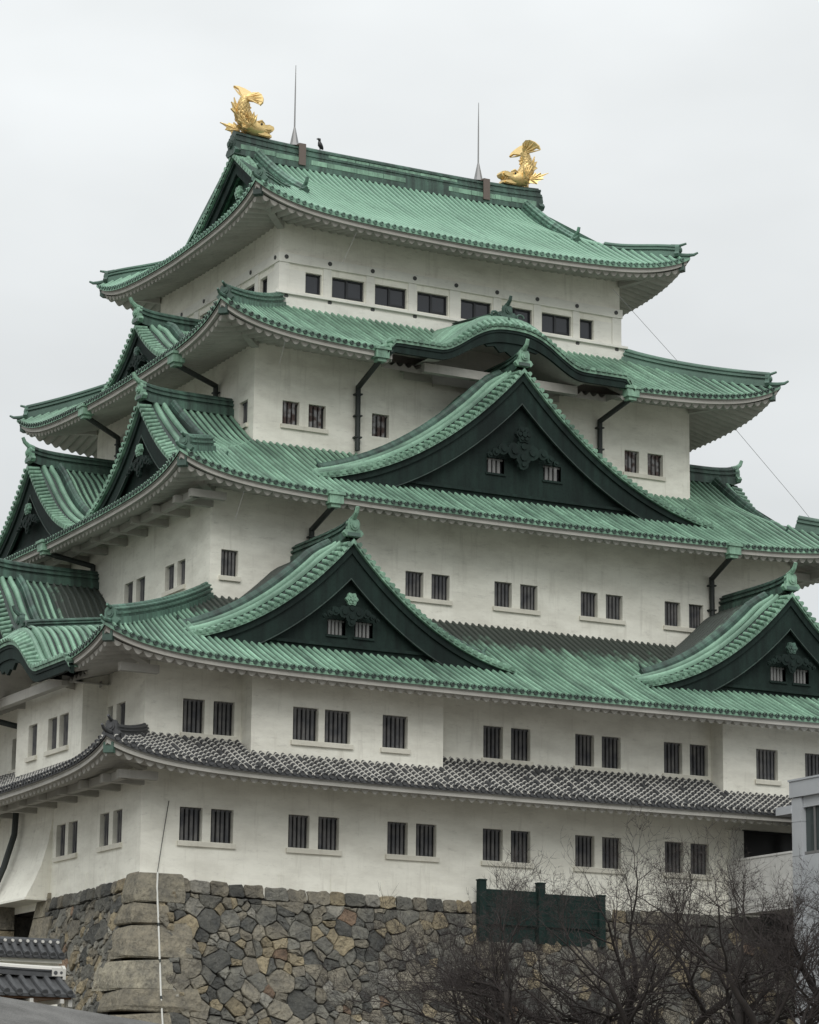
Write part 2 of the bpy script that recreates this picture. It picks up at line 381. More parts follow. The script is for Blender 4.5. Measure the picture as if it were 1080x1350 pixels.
lh = [(10.76, 11.52), (12.0, 13.4), (13.9, 15.4), (16.4, 17.8), (18.4, 19.8), (20.3, 21.1)]
Z5 = (18.79, 19.70)
mb = MB()
wall_face(mb, (x0, y0), (x1, y0), 17.5, 22.35, [(a - x0, b - x0, *Z5) for a, b in fh], (0, 1), .21)
wall_face(mb, (x0, y1), (x0, y0), 17.5, 22.35, [(y1 - b, y1 - a, *Z5) for a, b in lh], (1, 0), .21)
wall_face(mb, (x1, y0), (x1, y1), 17.5, 22.35, [], (-1, 0)); wall_face(mb, (x1, y1), (x0, y1), 17.5, 22.35, [], (0, -1))
mb.build('wall', [WALL], KEEP)
mb = MB(); hb = MB()
for fr, a, b, wins, sgn in ((f5, x0, x1, fh, 1), (l5, y0, y1, lh, 1), (r5, y0, y1, [], 1)):
    e = .10
    ex = 1 if fr is f5 else 0
    fbox(mb, fr, a - e * ex, b + e * ex, -e, 0, 19.985, 20.385)                # head beam
    fbox(mb, fr, a - .27 * ex, b + .27 * ex, -.27, 0, 18.555, 18.66)           # sill shelf
    fbox(mb, fr, a - .14 * ex, b + .14 * ex, -.14, 0, 18.40, 18.551)
    fbox(mb, fr, a - .18 * ex, b + .18 * ex, -.18, 0, 17.9, 18.395)
    fbox(mb, fr, a - .055 * ex, a + .42, -.055, 0, 18.665, 19.98); fbox(mb, fr, b - .42, b + .055 * ex, -.055, 0, 18.665, 19.98)
    for i in range(len(wins) - 1): fbox(mb, fr, wins[i][1] + .06, wins[i + 1][0] - .06, -.055, 0, 18.665, 19.98)
    if wins:
        fbox(mb, fr, a + .43, wins[0][0] - .02, -.02, 0, 18.68, 19.72); fbox(mb, fr, wins[-1][1] + .02, b - .43, -.02, 0, 18.68, 19.72)
    n = int((b - a - .4) / 2.06) + 1
    for i in range(n):
        u = a + .25 + (b - a - .5) * i / (n - 1)
        for zz, dd in ((20.21, -e), (18.48, -.14)):
            c = fr.P(u, dd - .03, zz); k = [c + fr.u * x * .095 + Vector((0, 0, y * .095)) for x, y in ring(1, 10)]
            hb.prism(k, fr.d * .08)
mb.build('trim', [TRIM], KEEP); hb.build('nail_cover', [HOLE], KEEP)
for a, b in fh: glazed(f5, a, b, *Z5)
for a, b in lh: glazed(l5, a, b, *Z5)

# ------------------------------------------------------------------ roofs
def oni(mb, P, side, out, s=1.0, horn=True, m=0):
    """ridge-end ornament: shouldered plaque, crest disc and a rising horn"""
    o = [(-.34, -.12), (-.46, .02), (-.36, .16), (-.27, .18), (-.27, .48), (-.19, .62), (.19, .62), (.27, .48), (.27, .18), (.36, .16), (.46, .02), (.34, -.12)]
    up = Vector((0, 0, 1))
    mb.prism([P + side * (a * s) + up * (b * s) for a, b in o], -out * (.24 * s), m)
    mb.prism([P + side * (a * s * .19) + up * ((.33 + b * .19) * s) for a, b in ring(1, 10)], out * (.07 * s), m)
    mb.prism([P + side * (a * s * .11) + up * ((.33 + b * .11) * s) + out * .07 * s for a, b in ring(1, 8)], out * (.05 * s), m)
    if horn:
        h = [P - out * (.3 * s) + up * (.60 * s), P + up * (.70 * s), P + out * (.20 * s) + up * (.86 * s), P + out * (.30 * s) + up * (1.08 * s)]
        mb.tube(h, [.13 * s, .12 * s, .10 * s, .085 * s], 7, m)
RIDGE_SEC = [(-.27, -.15), (-.27, .14), (-.17, .15), (-.17, .25), (-.26, .26), (-.26, .34), (-.16, .35), (-.16, .43), (-.22, .44), (-.22, .49), (-.10, .52), (-.08, .59), (0, .63), (.08, .59), (.10, .52), (.22, .49), (.22, .44), (.16, .43), (.16, .35), (.26, .34), (.26, .26), (.17, .25), (.17, .15), (.27, .14), (.27, -.15)]
def rsec(sx, sz): return [(a * sx, b * sz) for a, b in RIDGE_SEC]
SMALL_RIDGE = [(-.15, -.08), (-.15, .14), (-.11, .15), (-.08, .22), (0, .26), (.08, .22), (.11, .15), (.15, .14), (.15, -.08)]

def bare_of(style, t, d):
    return 0.0

class Tier:
    def __init__(s, fl, ze, D, a, b, o, A, B, kind='copper', bare=None, cuts=None, gx=None, matr=None):
        s.fl = fl; s.ze = ze; s.D = D; s.a = a; s.b = b; s.o = o; s.A = A; s.B = B; s.kind = kind; s.bare = bare; s.cuts = cuts or {}
        x0, x1, y0, y1 = F[fl]; s.X0, s.X1, s.Y0, s.Y1 = x0 - o, x1 + o, y0 - o, y1 + o
        s.gx = gx; s.ext = None; s.matr = matr or MINT
        s.sides = {'front': (Fr(0, s.Y0, (1, 0), (0, 1)), s.X0, s.X1), 'left': (Fr(s.X0, 0, (0, 1), (1, 0)), s.Y0, s.Y1),
                   'right': (Fr(s.X1, 0, (0, 1), (-1, 0)), s.Y0, s.Y1), 'back': (Fr(0, s.Y1, (1, 0), (0, -1)), s.X0, s.X1)}
    def prof(s, d): return s.a * d + s.b * d * d
    def z(s, sd, u, d):
        fr, u0, u1 = s.sides[sd]
        q = max(0.0, min(u - u0 - d, u1 - u - d))
        r = (s.A * exp(-q / 1.5) + s.B * exp(-q / 4.8)) * max(0.0, 1 - d / min(s.D, 7.0)) ** 1.2
        return s.ze + s.prof(d) + r
    def dmax(s, sd, u):
        fr, u0, u1 = s.sides[sd]; q = min(u - u0, u1 - u)
        if s.gx is not None:
            gx0, gx1, wall = s.gx
            if sd in ('front', 'back'):
                return s.D if gx0 <= u <= gx1 else min(q, s.D)
            return min(q, wall - s.X0, s.D)
        if s.ext and sd in ('front', 'back'):
            e0, e1, e2 = s.ext
            if e0 <= u - u0 <= e1 or e0 <= u1 - u <= e1: return e2
        return min(s.D, q)
    def d0(s, sd, u):
        f = s.cuts.get(sd)
        return f(u) if f else 0.0
    def build(s, label=None):
        mb = MB(); zz = .0
        for sd, (fr, u0, u1) in s.sides.items():
            st = []; u = u0 + .002
            n = int((u1 - u0) / RSP); step = (u1 - u0) / n
            us = [u0 + .002] + [u0 + step * (i + .5) for i in range(n)] + [u1 - .002]
            if s.ext and sd in ('front', 'back'): us += [u0 + s.ext[0] - .001, u0 + s.ext[0], u0 + s.ext[1], u0 + s.ext[1] + .001, u1 - s.ext[0] + .001, u1 - s.ext[0], u1 - s.ext[1], u1 - s.ext[1] - .001]
            if s.gx and sd in ('front', 'back'): us += [s.gx[0] - .001, s.gx[0], s.gx[1], s.gx[1] + .001]
            us.sort(); K = 9; vs = []; sv = []
            for u in us:
                a = s.d0(sd, u); b = max(s.dmax(sd, u), a + .001) if s.dmax(sd, u) > a else a + .001
                for k in range(K + 1):
                    d = a + (b - a) * k / K
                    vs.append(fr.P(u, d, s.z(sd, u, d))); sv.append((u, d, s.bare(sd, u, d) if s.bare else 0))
            fs = [(i * (K + 1) + k, (i + 1) * (K + 1) + k, (i + 1) * (K + 1) + k + 1, i * (K + 1) + k + 1) for i in range(len(us) - 1) for k in range(K)]
            mb.add(vs, fs, 2, sv)
            vs = []                                     # drip edge
            for u in us:
                d = s.d0(sd, u); z = s.z(sd, u, d); vs += [fr.P(u, d, z), fr.P(u, d, z - .11)]
            mb.add(vs, [(2 * i, 2 * i + 2, 2 * i + 3, 2 * i + 1) for i in range(len(us) - 1)], 0)
            for i in range(n):                          # round tile rows
                u = u0 + step * (i + .5); a = s.d0(sd, u) - .05; b = s.dmax(sd, u)
                if b - a < .25: continue
                K2 = max(3, int((b - a) / .7) + 2)
                ds = [a + (b - a) * k / K2 for k in range(K2 + 1)]
                path = [fr.P(u, d, s.z(sd, u, max(d, 0)) + .0) for d in ds]
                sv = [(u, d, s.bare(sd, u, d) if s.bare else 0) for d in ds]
                if s.kind == 'copper':
                    mb.sweep(path, fr.u, [(-.068, -.01)] + semi(.066, 5, .026) + [(.068, -.01)], False, 0, sv, caps=False)
                    c = path[0]; mb.prism([c + fr.u * (x * .095) + Vector((0, 0, .03 + y * .095)) for x, y in ring(1, 8)], fr.d * .07, 2)
                else:
                    mb.sweep(path, fr.u, [(-.085, -.01)] + semi(.085, 5, .03) + [(.085, -.01)], False, 0, sv, caps=False)
                    c = path[0]; mb.prism([c + fr.u * (x * .10) + Vector((0, 0, .03 + y * .10)) for x, y in ring(1, 8)], fr.d * .07, 0)
                    if sd in ('front', 'left'):
                        L_ = sum((path[k + 1] - path[k]).length for k in range(K2)); m_ = max(2, int(L_ / .27))
                        for k in range(m_):                # white mortar collars at the tile joints and white flank lines
                            d = a + (b - a) * (k + .45 + R_.uniform(-.05, .05)) / m_; d2 = d + .05
                            if R_.random() < .05: continue
                            pp = [fr.P(u, d, s.z(sd, u, max(d, 0))), fr.P(u, d2, s.z(sd, u, max(d2, 0)))]
                            mb.sweep(pp, fr.u, semi(.101, 6, .028), False, 1, None, caps=True)
                        if R_.random() < .55:
                            for sg in (-1, 1):
                                q = [p + fr.u * (.105 * sg) for p in path[:-1]]
                                mb.sweep(q, fr.u, [(-.02, -.01), (-.02, .028), (.02, .028), (.02, -.01)], False, 1, None)
        roof = mb.build('roof', [s.matr, TILEW, PAN if s.matr is MINT else PAN2] if s.kind == 'copper' else [TILE, TILEW, TILE], KEEP)
        if label: roof['label'] = label
        # eaves: fascia, scalloped plastered rafters, soffit
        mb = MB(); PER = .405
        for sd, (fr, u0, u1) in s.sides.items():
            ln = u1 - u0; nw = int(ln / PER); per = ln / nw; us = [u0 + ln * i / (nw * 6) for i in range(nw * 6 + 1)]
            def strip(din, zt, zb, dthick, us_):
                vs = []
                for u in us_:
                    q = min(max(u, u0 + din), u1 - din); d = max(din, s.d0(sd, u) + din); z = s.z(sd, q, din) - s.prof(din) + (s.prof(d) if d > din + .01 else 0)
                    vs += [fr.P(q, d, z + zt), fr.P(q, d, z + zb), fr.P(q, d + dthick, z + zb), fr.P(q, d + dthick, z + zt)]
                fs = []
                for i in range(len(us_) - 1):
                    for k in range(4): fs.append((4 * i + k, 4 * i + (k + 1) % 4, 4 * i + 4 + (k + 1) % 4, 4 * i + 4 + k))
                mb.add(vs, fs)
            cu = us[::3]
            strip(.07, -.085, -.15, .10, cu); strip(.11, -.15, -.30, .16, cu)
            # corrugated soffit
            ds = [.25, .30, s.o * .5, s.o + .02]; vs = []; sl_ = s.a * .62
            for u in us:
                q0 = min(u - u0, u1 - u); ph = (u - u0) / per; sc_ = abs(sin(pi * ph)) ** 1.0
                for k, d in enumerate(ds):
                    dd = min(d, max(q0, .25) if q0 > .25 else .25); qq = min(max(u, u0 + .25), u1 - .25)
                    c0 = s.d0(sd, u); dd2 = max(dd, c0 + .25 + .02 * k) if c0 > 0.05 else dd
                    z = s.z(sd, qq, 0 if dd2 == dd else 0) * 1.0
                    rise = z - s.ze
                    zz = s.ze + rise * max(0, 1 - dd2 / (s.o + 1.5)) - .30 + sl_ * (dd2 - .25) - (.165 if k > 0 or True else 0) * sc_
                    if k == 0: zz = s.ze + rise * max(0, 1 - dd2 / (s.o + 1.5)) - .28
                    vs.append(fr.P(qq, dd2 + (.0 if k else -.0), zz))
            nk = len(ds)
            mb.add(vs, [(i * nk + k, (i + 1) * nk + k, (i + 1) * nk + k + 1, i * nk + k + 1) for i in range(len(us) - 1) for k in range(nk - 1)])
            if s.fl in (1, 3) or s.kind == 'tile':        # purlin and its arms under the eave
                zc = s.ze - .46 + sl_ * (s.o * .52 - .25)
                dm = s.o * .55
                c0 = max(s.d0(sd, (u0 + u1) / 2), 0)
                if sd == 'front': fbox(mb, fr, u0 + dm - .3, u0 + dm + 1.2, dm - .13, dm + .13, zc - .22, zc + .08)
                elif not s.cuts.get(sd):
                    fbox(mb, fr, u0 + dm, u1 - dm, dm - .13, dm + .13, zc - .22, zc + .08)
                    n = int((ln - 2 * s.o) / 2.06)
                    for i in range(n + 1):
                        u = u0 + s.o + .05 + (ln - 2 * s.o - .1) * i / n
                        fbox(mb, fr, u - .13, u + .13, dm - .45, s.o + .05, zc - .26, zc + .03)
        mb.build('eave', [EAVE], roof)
        # corners: hip ridge, ridge-end ornament, hip rafter
        for sx, sy, cx, cy in ((1, 1, s.X0, s.Y0), (-1, 1, s.X1, s.Y0), (1, -1, s.X0, s.Y1), (-1, -1, s.X1, s.Y1)):
            dg = Vector((sx, sy, 0)); sdv = Vector((-sy, sx, 0)).normalized(); outv = -dg.normalized()
            De = (2.3 if s.ext else s.D) if s.gx is None else s.gx[0] - s.X0
            sd = 'front' if sy > 0 else 'back'
            def hp(d): u = s.X0 + d if sx > 0 else s.X1 - d; return Vector((cx + sx * d, cy + sy * d, s.z(sd, u, d)))
            hm = MB(); ds = [.40 + (De - .40) * k / 12 for k in range(13)]
            path = [hp(d) - Vector((0, 0, (.34 if s.gx else .0) * smooth((d - .4) / (De - .4)))) for d in ds]
            big = (.92 if s.gx is None else .80) if s.kind == 'copper' else .62
            hm.sweep(path, sdv, rsec(big, big), False, 0)
            oni(hm, path[0] + outv * .1, sdv, outv, .78, False)
            t0 = hp(.62) + Vector((0, 0, .42 * big / .78)); hm.tube([t0, hp(.35) + Vector((0, 0, .48)), hp(.12) + Vector((0, 0, .62))], [.085, .07, .05], 7)
            t1 = hp(.5) + Vector((0, 0, .02)); hm.tube([t1, hp(.1) + Vector((0, 0, .06)), hp(-.12) + Vector((0, 0, .12)), hp(-.25) + Vector((0, 0, .24))], [.10, .09, .07, .045], 7)
            hm.build('hip_ridge', [HIPC if s.kind == 'copper' else TILE], roof)
            rm = MB(); lw = Vector((0, 0, 1)); a_ = hp(.22) - lw * .34; b_ = Vector((cx + sx * s.o, cy + sy * s.o, s.ze - .30 + s.a * .62 * s.o))
            hw, hh = .16, .32
            P8 = [a_ - sdv * hw - lw * hh, a_ + sdv * hw - lw * hh, b_ + sdv * hw - lw * hh, b_ - sdv * hw - lw * hh, a_ - sdv * hw, a_ + sdv * hw, b_ + sdv * hw, b_ - sdv * hw]
            rm.hexa(P8, 0)
            e = (a_ - b_).normalized(); c_ = a_ - e * .18; f_ = a_ + e * .05; hw2 = hw + .025; hh2 = hh + .025
            rm.hexa([f_ - sdv * hw2 - lw * hh2, f_ + sdv * hw2 - lw * hh2, c_ + sdv * hw2 - lw * hh2, c_ - sdv * hw2 - lw * hh2, f_ - sdv * hw2 + lw * .025, f_ + sdv * hw2 + lw * .025, c_ + sdv * hw2 + lw * .025, c_ - sdv * hw2 + lw * .025], 1)
            rm.build('hip_rafter', [EAVE, RIDGEC], roof)
        s.roof = roof
        return roof

def smooth(x): x = min(1, max(0, x)); return x * x * (3 - 2 * x)
class Kara:                                             # undulating gable over an eave
    def __init__(s, tier, sd, c, hw, hb, arm, rise, over): s.t = tier; s.sd = sd; s.c = c; s.hw = hw; s.hb = hb; s.arm = arm; s.rise = rise; s.over = over
    def bell(s, u):
        v = abs(u - s.c) / s.hb
        return .5 * (1 + cos(pi * min(1, v) ** 1.35)) if v < 1 else 0.0
    def zz(s, u, d):                                    # d from the front edge of the karahafu
        e = min(1.0, (s.hw - abs(u - s.c)) / 1.0)
        g = .45 * (1 - (1 - min(d / 1.0, 1)) ** 2) + .13 * max(0, d - 1.0)
        return s.t.ze + s.arm * smooth(e * 1.8 + .2) + s.bell(u) * (s.rise + g) + .10 * min(d, .8)
    def cut(s, u):
        if abs(u - s.c) > s.hw - .45: return 0.0
        lo = 0.0
        while lo < s.t.D - .3 and s.t.ze + s.t.prof(lo) < s.zz(u, lo + s.over) - .12: lo += .08
        return max(lo, .9 * smooth((s.hw - .4 - abs(u - s.c)) / .9))
    def build(s):
        t = s.t; fr, u0, u1 = t.sides[s.sd]; K = Fr(fr.o[0] - fr.d.x * s.over, fr.o[1] - fr.d.y * s.over, fr.u.xy, fr.d.xy)
        mb = MB(); n = 60; us = [s.c - s.hw + 2 * s.hw * i / n for i in range(n + 1)]
        def dend(u):
            d = s.over + .1
            while d < t.D and t.ze + t.prof(d - s.over) < s.zz(u, d) + .02: d += .08
            return min(d + .15, t.D)
        m = 8; vs = []; sv = []
        for u in us:
            de = dend(u)
            for k in range(m + 1): d = .02 + (de - .02) * k / m; vs.append(K.P(u, d, s.zz(u, d))); sv.append((d * 2, u, 0))
        mb.add(vs, [(i * (m + 1) + k, (i + 1) * (m + 1) + k, (i + 1) * (m + 1) + k + 1, i * (m + 1) + k + 1) for i in range(n) for k in range(m)], 1, sv)
        mb.add([p for u in us for p in (K.P(u, .02, s.zz(u, 0)), K.P(u, .02, s.zz(u, 0) - .12), K.P(u, .5, s.zz(u, 0) - .12))],
               [(3 * i + k, 3 * i + 3 + k, 3 * i + 4 + k, 3 * i + 1 + k) for i in range(n) for k in range(2)], 0)
        dd = .55
        while dd < t.D:
            run = []
            for sg in (-1, 1):
                path = []
                for i in range(31):
                    u = s.c + sg * (.05 + (s.hw - .1) * i / 30)
                    if dend(u) > dd: path.append(K.P(u, dd, s.zz(u, dd) + .02))
                    elif path: break
                if len(path) > 3:
                    sec = [(-.085, -.01)] + semi(.082, 5, .035) + [(.085, -.01)] if dd > 1 else [(-.13, -.02)] + semi(.115, 5, .05) + [(.13, -.02)]
                    mb.sweep(path, K.d, sec, False, 0, [(dd * 2, (p - path[0]).length, 0) for p in path], caps=True)
            dd += .30
        u = s.c - s.hw + .15
        while u < s.c + s.hw:                           # verge tiles with round ends
            sl = (s.zz(u + .05, 0) - s.zz(u - .05, 0)) / .1; sv_ = (K.u + Vector((0, 0, sl))).normalized()
            path = [K.P(u, -.05, s.zz(u, 0) + .02), K.P(u, .52, s.zz(u, .5) + .02)]
            mb.sweep(path, sv_, [(-.10, -.02)] + semi(.098, 5, .03) + [(.10, -.02)], False, 0)
            u += .27 / sqrt(1 + sl * sl)
        part = mb.build('undulating_gable', [MINT2, PAN2], KEEP)
        # dark barge board that follows the curve
        bm = MB(); vs = []
        for u in us:
            e = min(1, (s.hw - abs(u - s.c)) / .5); h = .26 + .16 * e + .14 * s.bell(u)
            for d, a in ((.10, -.10), (.10, -.10 - h), (.24, -.10 - h), (.24, -.10)): vs.append(K.P(u, d, s.zz(u, 0) + a))
        bm.add(vs, [(4 * i + k, 4 * i + (k + 1) % 4, 4 * i + 4 + (k + 1) % 4, 4 * i + 4 + k) for i in range(n) for k in range(4)] + [(0, 1, 2, 3), (4 * n + 3, 4 * n + 2, 4 * n + 1, 4 * n)])
        vs = []
        for u in us:
            for d, a in ((.06, -.10), (.06, -.24), (.099, -.24), (.099, -.10)): vs.append(K.P(u, d, s.zz(u, 0) + a))
        bm.add(vs, [(4 * i + k, 4 * i + (k + 1) % 4, 4 * i + 4 + (k + 1) % 4, 4 * i + 4 + k) for i in range(n) for k in range(4)])
        bm.build('barge_board', [DARKC], part)
        # pendant board under the crown
        om = MB(); zc = s.zz(s.c, 0) - .82
        o = [(-1.5, .1), (-1.2, -.12), (-.85, -.05), (-.6, -.3), (-.3, -.22), (0, -.42), (.3, -.22), (.6, -.3), (.85, -.05), (1.2, -.12), (1.5, .1), (.9, .25), (-.9, .25)]
        om.prism([K.P(s.c + a, .16, zc + b) for a, b in o], K.d * .12); om.build('pendant', [DARKC], part)
        # arched plaster soffit behind the board
        sm = MB(); vs = []
        for i in range(41):
            u = s.c - s.hb - .3 + 2 * (s.hb + .3) * i / 40
            for d, a in ((.3, -.42), (s.over + t.o, -.42)): vs.append(K.P(u, d, s.zz(u, 0) + a))
        sm.add(vs, [(2 * i, 2 * i + 1, 2 * i + 3, 2 * i + 2) for i in range(40)]); 
        wl = []
        for i in range(41):
            u = s.c - s.hb - .3 + 2 * (s.hb + .3) * i / 40; wl += [K.P(u, s.over + t.o - .35, s.zz(u, 0) - .3), K.P(u, s.over + t.o - .35, t.ze - .2)]
        sm.add(wl, [(2 * i, 2 * i + 1, 2 * i + 3, 2 * i + 2) for i in range(40)])
        fbox(sm, K, s.c - s.hb - .2, s.c + s.hb + .2, 1.0, 1.3, t.ze - .25, t.ze + .12)
        sm.build('soffit', [EAVE], part)
        # ridge with its ornament
        rm = MB(); d1 = .62; d2 = dend(s.c)
        path = [K.P(s.c, d1 + (d2 - d1) * k / 8, s.zz(s.c, d1 + (d2 - d1) * k / 8) + .08) for k in range(9)]
        rm.sweep(path, K.u, rsec(.95, .62), False, 0); rm.build('ridge', [RIDGEC], part)
        om = MB(); oni(om, path[0] - K.d * .1 + Vector((0, 0, .1)), K.u, -K.d, .78)
        w_ = [(-1.0, -.05), (-.55, .12), (-.35, .3), (.35, .3), (.55, .12), (1.0, -.05), (.5, -.22), (0, -.16), (-.5, -.22)]
        om.prism([path[0] - K.d * .02 + K.u * a + Vector((0, 0, b)) for a, b in w_], K.d * .12)
        for sg in (-1, 1):
            c = path[0] + K.u * (.62 * sg) + Vector((0, 0, .12)) - K.d * .05
            om.tube([c + K.u * (.17 * cos(q)) + Vector((0, 0, .13 * sin(q))) for q in [i * .7 for i in range(8)]], .05, 6)
        om.build('ridge_ornament', [RIDGEC], part)
        return part

def gprof(v): v = min(1.0, max(0.0, v)); return .32 * (1 - v) + .68 * (1 - v) ** 2.25

def gegyo(fr, u, d, z, s, parent, flower_mat, style=0):
    mb = MB()
    def disc(cu, cz, r, d0, d1, n=14, m=0, lob=0, amp=0):
        pts = []
        for i in range(n):
            q = 2 * pi * i / n; rr = r * (1 + amp * cos(lob * q)); pts.append(fr.P(u + cu * s + rr * s * cos(q), d - d0 * s, z + cz * s + rr * s * sin(q)))
        mb.prism(pts, fr.d * ((d0 - d1) * s), m)
    # trefoil pendant with curls
    for cu, cz, r in ((0, -.95, .36), (-.42, -.72, .34), (.42, -.72, .34), (0, -1.25, .24), (-.95, -.72, .24), (.95, -.72, .24), (-1.3, -.88, .17), (1.3, -.88, .17), (-1.58, -1.02, .12), (1.58, -1.02, .12), (0, -.5, .30)):
        disc(cu, cz, r, .10 + .02 * r, -.05, 12, 0, 3, .08)
        disc(cu, cz, r * .45, .17, .09, 8, 0)
    disc(0, 0, .34, .16, -.03, 24, 1, 6, .13); disc(0, 0, .12, .24, .15, 8, 1)
    for i in range(6):
        q = 2 * pi * i / 6; disc(.2 * cos(q), .2 * sin(q), .085, .21, .15, 7, 1)
    return mb.build('ornament', [DARKC, flower_mat], parent)

def gable(t, sd, c, dface, w, za, zf, dback, kend=.90, winz=None, wins=(), flower=RIDGEC, oz=None, osc=1.0, wallmat=DARKC, matr=None, label=None, bare=None, setb=.50, ridge_end=None, zfun=None, skip=0, rel=1.0):
    """triangular dormer gable: roof, verge, barge boards, wall, ridge"""
    fr, u0_, u1_ = t.sides[sd]; H = za - zf; matr = matr or MINT2
    def zr(s_): return zf + H * gprof(s_ / w) - max(0, s_ - w) * .25
    def dz(s_): e = .02; return (zr(s_ + e) - zr(max(0, s_ - e))) / (e + min(e, s_))
    def mk(s_): return rel * (.50 * smooth(s_ / 1.2) * (1 - .55 * s_ / w) + .10)
    def zs(s_, dd, sg=0):
        if zfun and sg == skip: return zr(s_) + max(.05, zfun(s_) - zr(s_)) * smooth(max(0, dd) / 1.4)
        return zr(s_) + mk(s_) * smooth(max(0, dd) / 1.35)
    mb = MB(); n = 22
    ss = [w * 1.0 * (i / n) ** 1.25 for i in range(n + 1)]
    for sg in (-1, 1):
        m = 9; vs = []; sv = []
        for s_ in ss:
            for k in range(m + 1): d = dface + ((1.7 if sg == skip else dback - dface)) * (k / m) ** 1.7; vs.append(fr.P(c + sg * s_, d, zs(s_, d - dface, sg))); sv.append((d, s_, bare(d - dface, s_) if bare else 0))
        mb.add(vs, [(i * (m + 1) + k, (i + 1) * (m + 1) + k, (i + 1) * (m + 1) + k + 1, i * (m + 1) + k + 1) for i in range(n) for k in range(m)], 1, sv)
        d = dface + 1.80
        while d < dback and sg != skip:                                # tile rows down the slope
            path = [fr.P(c + sg * s_, d, zs(s_, d - dface, sg)) for s_ in ss]
            mb.sweep(path, fr.d, [(-.068, -.01)] + semi(.066, 5, .026) + [(.068, -.01)], False, 0, [(d, s_, bare(d - dface, s_) if bare else 0) for s_ in ss], caps=True)
            d += RSP
        for dd, r in ((.72, .10), (1.06, .10)):          # two heavy rolls beside the verge
            path = [fr.P(c + sg * s_, dface + dd, zs(s_, dd, sg) + .03) for s_ in ss]
            mb.sweep(path, fr.d, [(-r, -.03)] + semi(r, 7, .05) + [(r, -.03)], False, 0, [(dd * 3, s_, 0) for s_ in ss])
        s_ = .22                                        # verge tiles
        while s_ < w:
            k = dz(s_); tv = (fr.u * sg + Vector((0, 0, k))).normalized()
            path = [fr.P(c + sg * s_, dface - .06, zr(s_)), fr.P(c + sg * s_, dface + .48, zs(s_, .48, sg))]
            mb.sweep(path, tv, [(-.088, -.06)] + semi(.086, 6, .03) + [(.088, -.06)], False, 0)
            s_ += .29 / sqrt(1 + k * k)
        vs = []                                         # verge edge and underside
        for s_ in ss:
            hn = .12 * sqrt(1 + dz(s_) ** 2)
            for d, a in ((dface, 0), (dface, -hn), (dface + setb, -hn)): vs.append(fr.P(c + sg * s_, d, zr(s_) + a))
        mb.add(vs, [(3 * i + k, 3 * i + 3 + k, 3 * i + 4 + k, 3 * i + 1 + k) for i in range(n) for k in range(2)], 0)
    part = mb.build('gable', [matr, PAN2], KEEP)
    if label: part['label'] = label
    for sg in (-1, 1):                                  # descending ridge with its end tile
        km = MB(); ks = [.25 + (w * kend - .25) * i / 14 for i in range(15)]; dk = 1.42
        path = [fr.P(c + sg * s_, dface + dk, zs(s_, dk, sg) + .03) for s_ in ks]
        km.sweep(path, fr.d, [(a * 1.0, b * 1.35) for a, b in SMALL_RIDGE], False, 0)
        e = (path[-1] - path[-2]).normalized(); oni(km, path[-1] + Vector((0, 0, .02)), fr.d, Vector((e.x, e.y, 0)).normalized(), .48, True)
        km.build('descending_ridge', [RIDGEC], part)
    # barge boards
    bm = MB()
    for sg in (-1, 1):
        for d0_, d1_, a0, wd, mi in ((.22, .36, .10, .86 * min(1, w / 7) + .02, 0), (.13, .22, .10, .26, 0)):
            vs = []
            for i, s_ in enumerate(ss):
                q = sqrt(1 + dz(max(s_, .05)) ** 2); lim = t.ze + t.prof(dface + d0_) - .14; top = max(lim + .05, zr(s_) - a0 * q); bot = max(lim, zr(s_) - a0 * q - wd * q)
                for d, z in ((d0_, top), (d0_, bot), (d1_, bot), (d1_, top)): vs.append(fr.P(c + sg * s_, dface + d, z))
            bm.add(vs, [(4 * i + k, 4 * i + (k + 1) % 4, 4 * i + 4 + (k + 1) % 4, 4 * i + 4 + k) for i in range(n) for k in range(4)], mi)
        vs = []; wd = .86 * min(1, w / 7) + .02         # light bead along the lower edge
        for s_ in ss:
            q = sqrt(1 + dz(max(s_, .05)) ** 2); bot = max(t.ze + t.prof(dface + .18) - .05, zr(s_) - .1 * q - wd * q)
            for d, z in ((.18, bot), (.18, bot - .035 * q), (.30, bot - .035 * q), (.30, bot)): vs.append(fr.P(c + sg * s_, dface + d, z))
        bm.add(vs, [(4 * i + k, 4 * i + (k + 1) % 4, 4 * i + 4 + (k + 1) % 4, 4 * i + 4 + k) for i in range(n) for k in range(4)], 1)
    bm.build('barge_board', [DARKC, PAN2], part)
    # gable wall (with openings), base moulding
    gm = MB(); dw = dface + setb; zb = t.ze + t.prof(dface + setb) - .16
    holes = [(c + a, c + b, winz[0], winz[1]) for a, b in wins]
    us = sorted({c - s_ for s_ in ss} | {c + s_ for s_ in ss} | {h[0] for h in holes} | {h[1] for h in holes})
    for i in range(len(us) - 1):
        a, b = us[i], us[i + 1]; ta = zr(abs(a - c)) - .1; tb = zr(abs(b - c)) - .1
        hs = [h for h in holes if h[0] <= a + 1e-6 and h[1] >= b - 1e-6]
        if hs:
            h = hs[0]; gm.add([fr.P(a, dw, zb), fr.P(b, dw, zb), fr.P(b, dw, h[2]), fr.P(a, dw, h[2])], [(0, 1, 2, 3)]); gm.add([fr.P(a, dw, h[3]), fr.P(b, dw, h[3]), fr.P(b, dw, tb), fr.P(a, dw, ta)], [(0, 1, 2, 3)])
        else:
            gm.add([fr.P(a, dw, zb), fr.P(b, dw, zb), fr.P(b, dw, tb), fr.P(a, dw, ta)], [(0, 1, 2, 3)])
    zm = zb + .40
    wm = w * .62
